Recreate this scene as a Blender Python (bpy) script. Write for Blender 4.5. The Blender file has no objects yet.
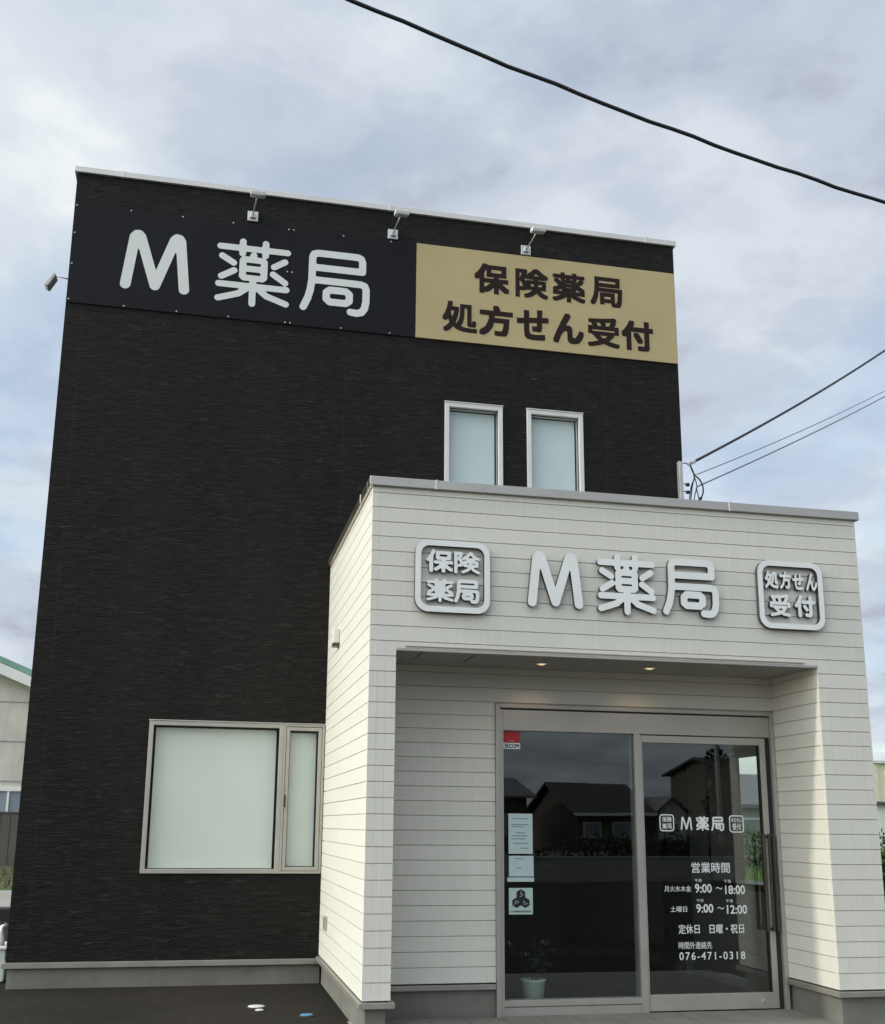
import bpy, bmesh, math, random
from mathutils import Vector, Matrix
import numpy as np

R_ = math.radians
random.seed(7)
scn = bpy.context.scene
COL = scn.collection

# ------------------------------------------------------------------ camera
cam_data = bpy.data.cameras.new('camera')
cam = bpy.data.objects.new('camera', cam_data)
COL.objects.link(cam)
PITCH, ROLL, YAW = 0.222679, -0.009816, -0.205525
rot = (Matrix.Rotation(YAW, 3, 'Z') @ Matrix.Rotation(PITCH, 3, 'X') @ Matrix.Rotation(ROLL, 3, 'Y'))
right, fwd, up = rot.col[0], rot.col[1], rot.col[2]
m4 = Matrix((right, up, -fwd)).transposed().to_4x4()
m4.translation = Vector((2.72916, -10.94376, 1.5))
cam.matrix_world = m4
cam_data.sensor_fit = 'HORIZONTAL'
cam_data.sensor_width = 36.0
cam_data.lens = 36.0 * 1074.475 / 885
cam_data.shift_x = (442.5 - 430.03) / 885
cam_data.shift_y = (581.85 - 512) / 885
cam_data.clip_start = 0.05
cam_data.clip_end = 3000
scn.camera = cam

# ------------------------------------------------------------------ world, sun, exposure
SUN_EL, SUN_SIDE = R_(24), R_(4.6)          # sun stands to the left, just in front of the facade
sun_dir = Vector((-math.cos(SUN_EL) * math.cos(SUN_SIDE), -math.cos(SUN_EL) * math.sin(SUN_SIDE), math.sin(SUN_EL)))
world = bpy.data.worlds.new('World')
scn.world = world
world.use_nodes = True
wn, wl = world.node_tree.nodes, world.node_tree.links
wn.clear()
wo = wn.new('ShaderNodeOutputWorld')
bg = wn.new('ShaderNodeBackground')
bg.inputs['Strength'].default_value = 0.1
sky = wn.new('ShaderNodeTexSky')
sky.sky_type = 'NISHITA'
sky.sun_disc = False
sky.sun_elevation = SUN_EL
sky.sun_rotation = math.atan2(sun_dir.x, sun_dir.y)
tc = wn.new('ShaderNodeTexCoord')
def wmath(op, a=None, b=None, c=None, clamp=False):
    n = wn.new('ShaderNodeMath'); n.operation = op; n.use_clamp = clamp
    for i, v in enumerate((a, b, c)):
        if v is None: continue
        if isinstance(v, (int, float)): n.inputs[i].default_value = v
        else: wl.new(v, n.inputs[i])
    return n.outputs[0]
sep = wn.new('ShaderNodeSeparateXYZ')
wl.new(tc.outputs['Generated'], sep.inputs[0])
den = wmath('ADD', wmath('MAXIMUM', sep.outputs[2], 0.0), 0.22)
comb = wn.new('ShaderNodeCombineXYZ')
wl.new(wmath('DIVIDE', sep.outputs[0], den), comb.inputs[0])
wl.new(wmath('DIVIDE', sep.outputs[1], den), comb.inputs[1])
def wnoise(scale, detail, rough, dist, off):
    mp = wn.new('ShaderNodeMapping'); mp.inputs['Location'].default_value = off
    wl.new(comb.outputs[0], mp.inputs[0])
    n = wn.new('ShaderNodeTexNoise')
    n.inputs['Scale'].default_value = scale; n.inputs['Detail'].default_value = detail
    n.inputs['Roughness'].default_value = rough; n.inputs['Distortion'].default_value = dist
    wl.new(mp.outputs[0], n.inputs[0])
    return n.outputs[0]
def wramp(src, stops):
    r = wn.new('ShaderNodeValToRGB')
    el = r.color_ramp.elements
    while len(el) < len(stops): el.new(0.5)
    for e, (p, c) in zip(el, stops): e.position = p; e.color = (c[0], c[1], c[2], 1)
    r.color_ramp.interpolation = 'EASE'
    wl.new(src, r.inputs[0])
    return r.outputs[0]
n_big = wnoise(1.15, 7, 0.52, 0.35, (3.1, 1.7, 0.4))
n_mid = wnoise(2.5, 6, 0.55, 0.25, (7.3, 4.1, 1.2))
n_fine = wnoise(6.0, 5, 0.55, 0.25, (1.3, 9.1, 2.2))
mixn = wmath('ADD', wmath('ADD', wmath('MULTIPLY', n_big, 0.36), wmath('MULTIPLY', n_mid, 0.42)), wmath('MULTIPLY', n_fine, 0.22))
cloud = wramp(mixn, [(0.39, (4.35, 4.75, 5.75)), (0.46, (5.5, 6.1, 7.1)), (0.53, (6.7, 7.35, 8.1)), (0.62, (8.5, 9.0, 9.2))])
cover = wramp(wnoise(1.5, 5, 0.5, 0.3, (11.0, 2.0, 3.0)), [(0.36, (0.62, 0.62, 0.62)), (0.52, (1, 1, 1))])
mx = wn.new('ShaderNodeMix'); mx.data_type = 'RGBA'
wl.new(cover, mx.inputs[0])
skyg = wn.new('ShaderNodeVectorMath'); skyg.operation = 'SCALE'; skyg.inputs['Scale'].default_value = 2.2
wl.new(sky.outputs[0], skyg.inputs[0])
wl.new(skyg.outputs[0], mx.inputs[6]); wl.new(cloud, mx.inputs[7])
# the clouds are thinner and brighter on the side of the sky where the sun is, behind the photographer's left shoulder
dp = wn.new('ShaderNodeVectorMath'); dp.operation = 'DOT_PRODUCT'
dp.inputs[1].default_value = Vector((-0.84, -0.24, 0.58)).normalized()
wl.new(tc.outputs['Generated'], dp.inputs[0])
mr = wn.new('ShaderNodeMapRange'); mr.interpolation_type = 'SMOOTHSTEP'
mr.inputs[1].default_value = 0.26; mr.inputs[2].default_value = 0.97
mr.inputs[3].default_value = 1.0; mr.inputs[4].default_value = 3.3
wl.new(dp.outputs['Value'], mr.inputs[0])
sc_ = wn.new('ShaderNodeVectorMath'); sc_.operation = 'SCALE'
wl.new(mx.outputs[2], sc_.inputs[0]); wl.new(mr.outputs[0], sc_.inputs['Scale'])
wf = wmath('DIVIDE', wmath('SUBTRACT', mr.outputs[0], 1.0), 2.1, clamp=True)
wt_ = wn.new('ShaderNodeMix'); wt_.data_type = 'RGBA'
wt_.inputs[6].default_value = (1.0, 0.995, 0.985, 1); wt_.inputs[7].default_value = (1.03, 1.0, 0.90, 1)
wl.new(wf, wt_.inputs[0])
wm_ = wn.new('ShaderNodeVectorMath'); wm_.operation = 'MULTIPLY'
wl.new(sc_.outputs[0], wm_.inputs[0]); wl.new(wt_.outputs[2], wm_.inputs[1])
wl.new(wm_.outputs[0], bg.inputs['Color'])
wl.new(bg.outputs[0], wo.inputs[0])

sun_data = bpy.data.lights.new('sun', 'SUN')
sun_data.energy = 1.7
sun_data.angle = R_(2.0)
sun_data.color = (1.0, 0.96, 0.82)
sun = bpy.data.objects.new('sun', sun_data)
COL.objects.link(sun)
sun.rotation_euler = (-sun_dir).to_track_quat('-Z', 'Y').to_euler()
sun.location = (-20, -5, 20)

scn.view_settings.view_transform = 'Standard'
scn.view_settings.look = 'None'
scn.view_settings.exposure = 0.06
scn.view_settings.gamma = 1.0
scn.view_settings.use_curve_mapping = False

# ------------------------------------------------------------------ materials
MATS = {}
class NT:
    """tiny node helper"""
    def __init__(s, name):
        s.m = bpy.data.materials.new(name); s.m.use_nodes = True
        s.n, s.l = s.m.node_tree.nodes, s.m.node_tree.links
        s.b = s.n['Principled BSDF']; s.out = s.n['Material Output']
        s.tc = s.n.new('ShaderNodeTexCoord')
    def coord(s, scale=(1, 1, 1), off=(0, 0, 0), world=False):
        mp = s.n.new('ShaderNodeMapping')
        mp.inputs['Scale'].default_value = scale; mp.inputs['Location'].default_value = off
        if world:
            g = s.n.new('ShaderNodeNewGeometry'); s.l.new(g.outputs['Position'], mp.inputs[0])
        else:
            s.l.new(s.tc.outputs['Object'], mp.inputs[0])
        return mp.outputs[0]
    def noise(s, vec, scale=1, detail=4, rough=.55, dist=0):
        t = s.n.new('ShaderNodeTexNoise')
        t.inputs['Scale'].default_value = scale; t.inputs['Detail'].default_value = detail
        t.inputs['Roughness'].default_value = rough; t.inputs['Distortion'].default_value = dist
        s.l.new(vec, t.inputs[0]); return t.outputs[0]
    def ramp(s, src, stops):
        r = s.n.new('ShaderNodeValToRGB'); el = r.color_ramp.elements
        while len(el) < len(stops): el.new(.5)
        for e, (p, c) in zip(el, stops):
            c = (c, c, c) if isinstance(c, (int, float)) else c
            e.position = p; e.color = (*c, 1)
        s.l.new(src, r.inputs[0]); return r.outputs[0]
    def mix(s, f, a, b, mode='MIX'):
        x = s.n.new('ShaderNodeMix'); x.data_type = 'RGBA'; x.blend_type = mode
        for i, v in ((0, f), (6, a), (7, b)):
            if isinstance(v, (int, float)): x.inputs[i].default_value = v
            elif isinstance(v, tuple): x.inputs[i].default_value = (*v, 1)
            else: s.l.new(v, x.inputs[i])
        return x.outputs[2]
    def bump(s, h, strength=.3, dist=.01, nrm=None):
        b = s.n.new('ShaderNodeBump'); b.inputs['Strength'].default_value = strength; b.inputs['Distance'].default_value = dist
        s.l.new(h, b.inputs['Height'])
        if nrm is not None: s.l.new(nrm, b.inputs['Normal'])
        return b.outputs[0]
    def set(s, base=None, rough=None, metal=None, normal=None, spec=None, coat=None):
        for k, v in (('Base Color', base), ('Roughness', rough), ('Metallic', metal), ('Normal', normal), ('Specular IOR Level', spec), ('Coat Weight', coat)):
            if v is None: continue
            i = s.b.inputs[k]
            if isinstance(v, (int, float)): i.default_value = v
            elif isinstance(v, tuple): i.default_value = (*v, 1)
            else: s.l.new(v, i)
        return s.m

def simple(name, base, rough=.6, metal=0., var=.12, scale=6., bump=0., spec=.5, stretch=(1, 1, 1)):
    t = NT(name)
    n = t.noise(t.coord(stretch, world=True), scale, 5, .6)
    lo = tuple(c * (1 - var) for c in base); hi = tuple(min(1, c * (1 + var)) for c in base)
    c = t.ramp(n, [(.3, lo), (.7, hi)])
    nr = None
    if bump: nr = t.bump(t.noise(t.coord(stretch, world=True), scale * 9, 4, .6), bump, .004)
    r = t.ramp(n, [(.3, max(.03, rough - .06)), (.7, min(1, rough + .06))])
    MATS[name] = t.set(c, r, metal, nr, spec)
    return MATS[name]

def dark_siding():
    t = NT('dark_siding')
    v1 = t.coord((7.0, 7.0, 34), world=True)
    n1 = t.noise(v1, 1, 4, .6, 1.1)
    n2 = t.noise(t.coord((9, 9, 120), (3, 1, 2), world=True), 1, 2, .5, .3)
    big = t.noise(t.coord((.5, .5, .35), world=True), 1, 3, .5)
    c = t.ramp(n1, [(.34, .0062), (.50, .0108), (.60, .0175), (.70, .040)])
    c = t.mix(.3, c, t.ramp(big, [(.3, .0095), (.7, .0132)]))
    # faint joints between the cladding sheets
    g = t.n.new('ShaderNodeNewGeometry'); sx = t.n.new('ShaderNodeSeparateXYZ'); t.l.new(g.outputs['Position'], sx.inputs[0])
    jf = None
    for x in (1.245, 4.035, 7.05, 7.80):
        cm = t.n.new('ShaderNodeMath'); cm.operation = 'COMPARE'; cm.inputs[1].default_value = x; cm.inputs[2].default_value = .007
        t.l.new(sx.outputs[0], cm.inputs[0])
        if jf is None: jf = cm.outputs[0]
        else:
            am = t.n.new('ShaderNodeMath'); am.operation = 'MAXIMUM'; t.l.new(jf, am.inputs[0]); t.l.new(cm.outputs[0], am.inputs[1]); jf = am.outputs[0]
    jm_ = t.n.new('ShaderNodeMath'); jm_.operation = 'MULTIPLY'; jm_.inputs[1].default_value = .45; t.l.new(jf, jm_.inputs[0])
    c = t.mix(jm_.outputs[0], c, (.024, .024, .024))
    dust = t.noise(t.coord((1.1, 1.1, .22), (2, 0, 5), world=True), 1, 4, .6)
    c = t.mix(t.ramp(dust, [(.45, 0.), (.8, .16)]), c, (.04, .037, .033))
    c = t.mix(1.0, c, (1.0, .94, .86), 'MULTIPLY')
    h = t.mix(.3, n1, n2)
    nr = t.bump(h, 1.0, .02)
    MATS['dark_siding'] = t.set(c, .7, 0, nr, .16)
dark_siding()

def cream_siding():
    t = NT('cream_siding')
    st = t.noise(t.coord((60, 60, 2.2), world=True), 1, 3, .6)          # fine combed texture
    big = t.noise(t.coord((.8, .8, .5), world=True), 1, 4, .55)
    rain = t.noise(t.coord((7, 7, .35), (5, 2, 0), world=True), 1, 4, .6)
    c = t.ramp(st, [(.3, (.685, .668, .60)), (.7, (.735, .717, .648))])
    c = t.mix(t.ramp(big, [(.35, .0), (.75, .10)]), c, (.60, .59, .54))
    c = t.mix(t.ramp(rain, [(.5, .0), (.8, .08)]), c, (.55, .53, .47))
    gi = t.n.new('ShaderNodeNewGeometry')
    c = t.mix(1.0, c, t.ramp(gi.outputs['Random Per Island'], [(.0, (.955, .955, .95)), (1., (1.0, 1.0, 1.0))]), 'MULTIPLY')
    nr = t.bump(st, .16, .003)
    MATS['cream_siding'] = t.set(c, .62, 0, nr, .35)
cream_siding()

def concrete(name, base, world_scale=1.0):
    t = NT(name)
    a = t.noise(t.coord((1.6 * world_scale,) * 3, world=True), 1, 6, .62, .4)
    f = t.noise(t.coord((42, 42, 42), world=True), 1, 4, .6)
    drip = t.noise(t.coord((5, 5, .6), world=True), 1, 4, .6)
    lo = tuple(x * .74 for x in base); hi = tuple(x * 1.2 for x in base)
    c = t.ramp(a, [(.3, lo), (.7, hi)])
    c = t.mix(t.ramp(drip, [(.5, 0.), (.75, .35)]), c, tuple(x * .6 for x in base))
    nr = t.bump(f, .25, .006)
    MATS[name] = t.set(c, .85, 0, nr, .3)
concrete('concrete', (.185, .182, .16))
concrete('pale_concrete', (.42, .40, .33))
concrete('warehouse_panel', (.56, .54, .47), .3)

def asphalt():
    t = NT('asphalt')
    g = t.noise(t.coord((95, 95, 95), world=True), 1, 3, .7)
    b = t.noise(t.coord((.55, .55, .55), world=True), 1, 5, .6, .5)
    c = t.ramp(g, [(.3, (.012, .011, .009)), (.55, (.022, .020, .017)), (.75, (.046, .042, .036))])
    c = t.mix(t.ramp(b, [(.38, 0.), (.62, .6)]), c, (.040, .033, .027))
    sp = t.noise(t.coord((15, 15, 15), world=True), 1, 3, .65)
    c = t.mix(t.ramp(sp, [(.55, 0.), (.72, .55)]), c, (.062, .056, .048))
    nr = t.bump(g, .6, .008)
    MATS['asphalt'] = t.set(c, .9, 0, nr, .1)
asphalt()

def grass_mat():
    t = NT('grass')
    a = t.noise(t.coord((.9, .9, .9), world=True), 1, 5, .6)
    f = t.noise(t.coord((16, 16, 16), world=True), 1, 4, .7)
    c = t.ramp(a, [(.3, (.055, .10, .022)), (.55, (.09, .14, .035)), (.75, (.15, .15, .06))])
    c = t.mix(.4, c, t.ramp(f, [(.3, (.03, .06, .012)), (.7, (.13, .19, .05))]))
    MATS['grass'] = t.set(c, .9, 0, t.bump(f, .8, .05), .2)
grass_mat()

def leaf(name, a, b, rough=.5):
    t = NT(name)
    n = t.noise(t.coord((5, 5, 5), world=True), 1, 3, .6)
    c = t.ramp(n, [(.3, a), (.7, b)])
    t.set(c, rough, 0, None, .4)
    t.b.inputs['Subsurface Weight'].default_value = 0
    MATS[name] = t.m
leaf('shrub_leaf', (.035, .085, .015), (.12, .22, .04))
leaf('dark_leaf', (.010, .021, .008), (.032, .054, .018))
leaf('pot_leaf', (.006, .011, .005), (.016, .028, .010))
leaf('dry_grass', (.10, .10, .06), (.20, .18, .11), .8)
leaf('hedge_leaf', (.03, .06, .018), (.08, .12, .035))

def glass(name, tint, ior, rough=0.0):
    t = NT(name)
    t.n.remove(t.b)
    tr = t.n.new('ShaderNodeBsdfTransparent'); tr.inputs[0].default_value = (*tint, 1)
    gl = t.n.new('ShaderNodeBsdfGlossy'); gl.inputs['Roughness'].default_value = rough
    gl.inputs['Color'].default_value = (.95, 1, 1, 1)
    fr = t.n.new('ShaderNodeFresnel'); fr.inputs[0].default_value = ior
    # a thin pane reflects alike from both of its sides
    gm = t.n.new('ShaderNodeNewGeometry'); im = t.n.new('ShaderNodeMix'); im.data_type = 'FLOAT'
    im.inputs[2].default_value = ior; im.inputs[3].default_value = 1 / ior
    t.l.new(gm.outputs['Backfacing'], im.inputs[0]); t.l.new(im.outputs[0], fr.inputs[0])
    w = t.noise(t.coord((.9, .9, .9), world=True), 1, 2, .5)
    nr = t.bump(w, .03, .02)
    t.l.new(nr, gl.inputs['Normal'])
    mx = t.n.new('ShaderNodeMixShader')
    t.l.new(fr.outputs[0], mx.inputs[0]); t.l.new(tr.outputs[0], mx.inputs[1]); t.l.new(gl.outputs[0], mx.inputs[2])
    t.l.new(mx.outputs[0], t.out.inputs[0])
    MATS[name] = t.m
glass('entrance_glass', (.72, .77, .75), 1.86)
glass('clear_glass', (.93, .96, .95), 1.45)
glass('window_glass', (.97, .99, .985), 1.32, .12)

simple('coping_metal', (.50, .475, .42), .30, 1.0, .06, 3)
simple('pale_coping', (.62, .61, .60), .5, .2, .06, 3)
simple('flashing_metal', (.34, .325, .295), .45, .5, .08, 4)
simple('aluminium', (.47, .45, .405), .42, .55, .05, 5)
simple('door_aluminium', (.43, .415, .375), .42, .45, .05, 5)
simple('pale_aluminium', (.68, .67, .63), .45, .25, .05, 5)
simple('bronze_metal', (.075, .065, .055), .4, .5, .1, 8)
simple('black_rubber', (.012, .012, .012), .6, 0, .1, 8)
simple('galvanised_metal', (.52, .53, .53), .45, .6, .12, 14)
simple('lamp_metal', (.60, .61, .61), .5, .0, .1, 14)
simple('soffit', (.31, .30, .27), .7, 0, .05, 3)
simple('blind_fabric', (.655, .70, .655), .8, 0, .035, 1.5)
simple('upper_blind', (.575, .655, .67), .8, 0, .035, 1.5)
simple('black_sign', (.0100, .0098, .0120), .5, 0, .1, 1.2, 0, .12)
simple('gold_sign', (.45, .37, .20), .6, 0, .06, .9, 0, .2)
simple('sign_white', (.68, .70, .68), .6, 0, .03, 3, 0, .2)
simple('sign_brown', (.022, .013, .011), .6, 0, .1, 3, 0, .15)
simple('letter_face', (.80, .82, .80), .5, 0, .03, 5)
simple('letter_side', (.06, .068, .07), .5, .2, .1, 5)
simple('vinyl_white', (.72, .76, .76), .6, 0, .03, 3)
simple('lamp_lens', (.50, .53, .55), .3, 0, .05, 6)
simple('screw_metal', (.40, .40, .40), .4, .5, .05, 30)
simple('paper', (.46, .57, .56), .75, 0, .04, 12)
simple('mint_paper', (.42, .54, .50), .7, 0, .04, 12)
simple('print_grey', (.18, .22, .24), .8, 0, .1, 12)
simple('print_black', (.01, .012, .012), .7, 0, .1, 12)
simple('red_vinyl', (.40, .018, .022), .55, 0, .05, 12)
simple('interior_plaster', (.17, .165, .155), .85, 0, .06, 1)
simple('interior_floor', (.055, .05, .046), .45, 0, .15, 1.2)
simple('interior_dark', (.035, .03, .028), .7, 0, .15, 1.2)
simple('paving_tile', (.215, .205, .18), .8, 0, .14, 3, .2)
simple('paving_joint', (.33, .32, .29), .9, 0, .1, 6)
simple('pot_glaze', (.50, .60, .57), .4, 0, .05, 6)
simple('soil', (.03, .022, .016), .95, 0, .2, 30)
simple('petal', (.28, .28, .25), .6, 0, .1, 30)
simple('cap_white', (.62, .62, .58), .5, 0, .06, 10)
simple('cap_blue', (.09, .24, .38), .5, 0, .1, 10)
simple('cap_ring', (.02, .02, .02), .7, 0, .1, 10)
simple('unit_white', (.56, .62, .59), .5, 0, .05, 4)
simple('cable_black', (.014, .016, .018), .55, 0, .15, 4)
simple('cable_grey', (.17, .18, .20), .55, 0, .15, 4)
simple('green_roof', (.17, .33, .27), .5, .2, .12, 1.2)
simple('white_trim', (.72, .72, .68), .6, 0, .05, 2)
simple('brown_panel', (.105, .088, .078), .6, .1, .12, .8)
simple('far_glass', (.22, .26, .30), .2, .0, .1, 1)
simple('cream_panel', (.78, .73, .55), .6, 0, .06, .7)
simple('pale_render', (.76, .74, .68), .8, 0, .08, .7)
simple('dark_tile_roof', (.035, .028, .027), .6, 0, .25, 1.5)
simple('grey_tile_roof', (.14, .135, .14), .6, 0, .2, 1.5)
simple('house_wall_brown', (.075, .06, .05), .8, 0, .15, .8)
simple('house_wall_white', (.55, .53, .47), .8, 0, .08, .8)
simple('grey_wall', (.30, .31, .33), .8, 0, .08, .8)
simple('bark', (.06, .045, .03), .9, 0, .3, 9, .5)
simple('pole_concrete', (.30, .29, .27), .85, 0, .1, 2)
simple('pale_road', (.30, .285, .24), .9, 0, .12, .6)
simple('soil_ground', (.13, .115, .085), .95, 0, .25, .4)

t = NT('lit_lamp')
t.b.inputs['Base Color'].default_value = (.9, .8, .6, 1)
t.b.inputs['Emission Color'].default_value = (1, .72, .40, 1)
t.b.inputs['Emission Strength'].default_value = .75
MATS['lit_lamp'] = t.m

# ------------------------------------------------------------------ mesh helpers
class MB:
    def __init__(s): s.v, s.f, s.mi = [], [], []
    def quad(s, a, b, c, d, mi=0):
        k = len(s.v); s.v += [tuple(a), tuple(b), tuple(c), tuple(d)]; s.f.append((k, k + 1, k + 2, k + 3)); s.mi.append(mi); return s
    def box(s, x0, x1, y0, y1, z0, z1, mi=0):
        k = len(s.v)
        s.v += [(x0, y0, z0), (x1, y0, z0), (x1, y1, z0), (x0, y1, z0), (x0, y0, z1), (x1, y0, z1), (x1, y1, z1), (x0, y1, z1)]
        for q in ((3, 2, 1, 0), (4, 5, 6, 7), (0, 1, 5, 4), (1, 2, 6, 5), (2, 3, 7, 6), (3, 0, 4, 7)):
            s.f.append(tuple(k + i for i in q)); s.mi.append(mi)
        return s
    def xbox(s, M, x0, x1, y0, y1, z0, z1, mi=0):
        k = len(s.v); s.box(x0, x1, y0, y1, z0, z1, mi)
        for i in range(k, len(s.v)): s.v[i] = tuple(M @ Vector(s.v[i]))
        return s
    def tube(s, pts, r, n=8, mi=0, caps=True):
        pts = [Vector(p) for p in pts]
        rr = r if isinstance(r, (list, tuple)) else [r] * len(pts)
        rings = []; ref = None
        for i, p in enumerate(pts):
            d = (pts[min(i + 1, len(pts) - 1)] - pts[max(i - 1, 0)]).normalized()
            if ref is None: ref = Vector((0, 0, 1)) if abs(d.z) < .9 else Vector((1, 0, 0))
            a = d.cross(ref).normalized(); b = a.cross(d).normalized(); ref = b
            k = len(s.v)
            for j in range(n):
                t = 2 * math.pi * j / n
                s.v.append(tuple(p + (a * math.cos(t) + b * math.sin(t)) * rr[i]))
            rings.append(k)
        for k0, k1 in zip(rings, rings[1:]):
            for j in range(n):
                s.f.append((k0 + j, k0 + (j + 1) % n, k1 + (j + 1) % n, k1 + j)); s.mi.append(mi)
        if caps:
            s.f.append(tuple(rings[0] + j for j in reversed(range(n)))); s.mi.append(mi)
            s.f.append(tuple(rings[-1] + j for j in range(n))); s.mi.append(mi)
        return s
    def lathe(s, c, prof, n=24, mi=0, axis='z'):
        k0 = len(s.v); c = Vector(c)
        for r, h in prof:
            for j in range(n):
                t = 2 * math.pi * j / n
                s.v.append(tuple(c + (Vector((r * math.cos(t), r * math.sin(t), h)) if axis == 'z' else Vector((r * math.cos(t), -h, r * math.sin(t))))))
        for i in range(len(prof) - 1):
            for j in range(n):
                a = k0 + i * n + j; b = k0 + i * n + (j + 1) % n
                s.f.append((a, b, b + n, a + n)); s.mi.append(mi)
        s.f.append(tuple(k0 + j for j in reversed(range(n)))); s.mi.append(mi)
        s.f.append(tuple(k0 + (len(prof) - 1) * n + j for j in range(n))); s.mi.append(mi)
        return s
    def build(s, name, mats, parent=None, bevel=0, smooth=False, loc=None):
        me = bpy.data.meshes.new(name)
        me.from_pydata(s.v, [], s.f)
        if isinstance(mats, str): mats = [mats]
        for m in mats: me.materials.append(MATS[m])
        if len(mats) > 1: me.polygons.foreach_set('material_index', s.mi)
        if smooth: me.polygons.foreach_set('use_smooth', [True] * len(me.polygons))
        me.update()
        if loc is not None:                                   # put the origin at the thing's base
            me.transform(Matrix.Translation(-Vector(loc)))
        o = bpy.data.objects.new(name, me); COL.objects.link(o)
        if loc is not None: o.location = loc
        if parent is not None: attach(o, parent)
        if bevel:
            b = o.modifiers.new('bevel', 'BEVEL'); b.width = bevel; b.segments = 2; b.limit_method = 'ANGLE'
        return o

def world_loc(o):
    v = Vector(o.location)
    while o.parent: o = o.parent; v += Vector(o.location)
    return v
def attach(o, parent):
    o.parent = parent
    o.location = Vector(o.location) - world_loc(parent)      # all parents are unrotated
def tag(o, label=None, cat=None, group=None, kind=None):
    for k, v in (('label', label), ('category', cat), ('group', group), ('kind', kind)):
        if v: o[k] = v
    return o
def empty(name, loc, label, cat, group=None):
    o = bpy.data.objects.new(name, None); COL.objects.link(o); o.location = loc; o.empty_display_size = .2
    return tag(o, label, cat, group)
def copy_thing(root, loc, label, group=None):
    r = root.copy(); COL.objects.link(r); r.location = loc; r['label'] = label
    if group: r['group'] = group
    for ch in list(root.children):
        c = ch.copy(); COL.objects.link(c); c.parent = r
        for g in list(ch.children):
            d = g.copy(); COL.objects.link(d); d.parent = c
    return r
def struct(mb, name, mat, bevel=0):
    return tag(mb.build(name, mat, None, bevel), kind='structure')

def wall_holes(mb, x0, x1, z0, z1, holes, y0, y1):
    """a wall slab y0 (front) to y1 (back) with rectangular openings and their reveals"""
    xs = sorted({x0, x1, *[h[0] for h in holes], *[h[1] for h in holes]})
    zs = sorted({z0, z1, *[h[2] for h in holes], *[h[3] for h in holes]})
    for xa, xb in zip(xs, xs[1:]):
        for za, zb in zip(zs, zs[1:]):
            cx, cz = (xa + xb) / 2, (za + zb) / 2
            if any(h[0] < cx < h[1] and h[2] < cz < h[3] for h in holes): continue
            mb.quad((xa, y0, za), (xb, y0, za), (xb, y0, zb), (xa, y0, zb))
            mb.quad((xb, y1, za), (xa, y1, za), (xa, y1, zb), (xb, y1, zb))
    for a, b, c, d in holes:
        mb.quad((a, y0, c), (a, y0, d), (a, y1, d), (a, y1, c)); mb.quad((b, y0, d), (b, y0, c), (b, y1, c), (b, y1, d))
        mb.quad((a, y0, c), (a, y1, c), (b, y1, c), (b, y0, c)); mb.quad((a, y0, d), (b, y0, d), (b, y1, d), (a, y1, d))

def frame_box(mb, x0, x1, z0, z1, w, y0, y1, wt=None, wb=None, mi=0):
    wt = w if wt is None else wt; wb = w if wb is None else wb
    mb.box(x0, x0 + w, y0, y1, z0, z1, mi); mb.box(x1 - w, x1, y0, y1, z0, z1, mi)
    mb.box(x0 + w, x1 - w, y0 + .001, y1 - .001, z0, z0 + wb, mi); mb.box(x0 + w, x1 - w, y0 + .001, y1 - .001, z1 - wt, z1, mi)

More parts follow.
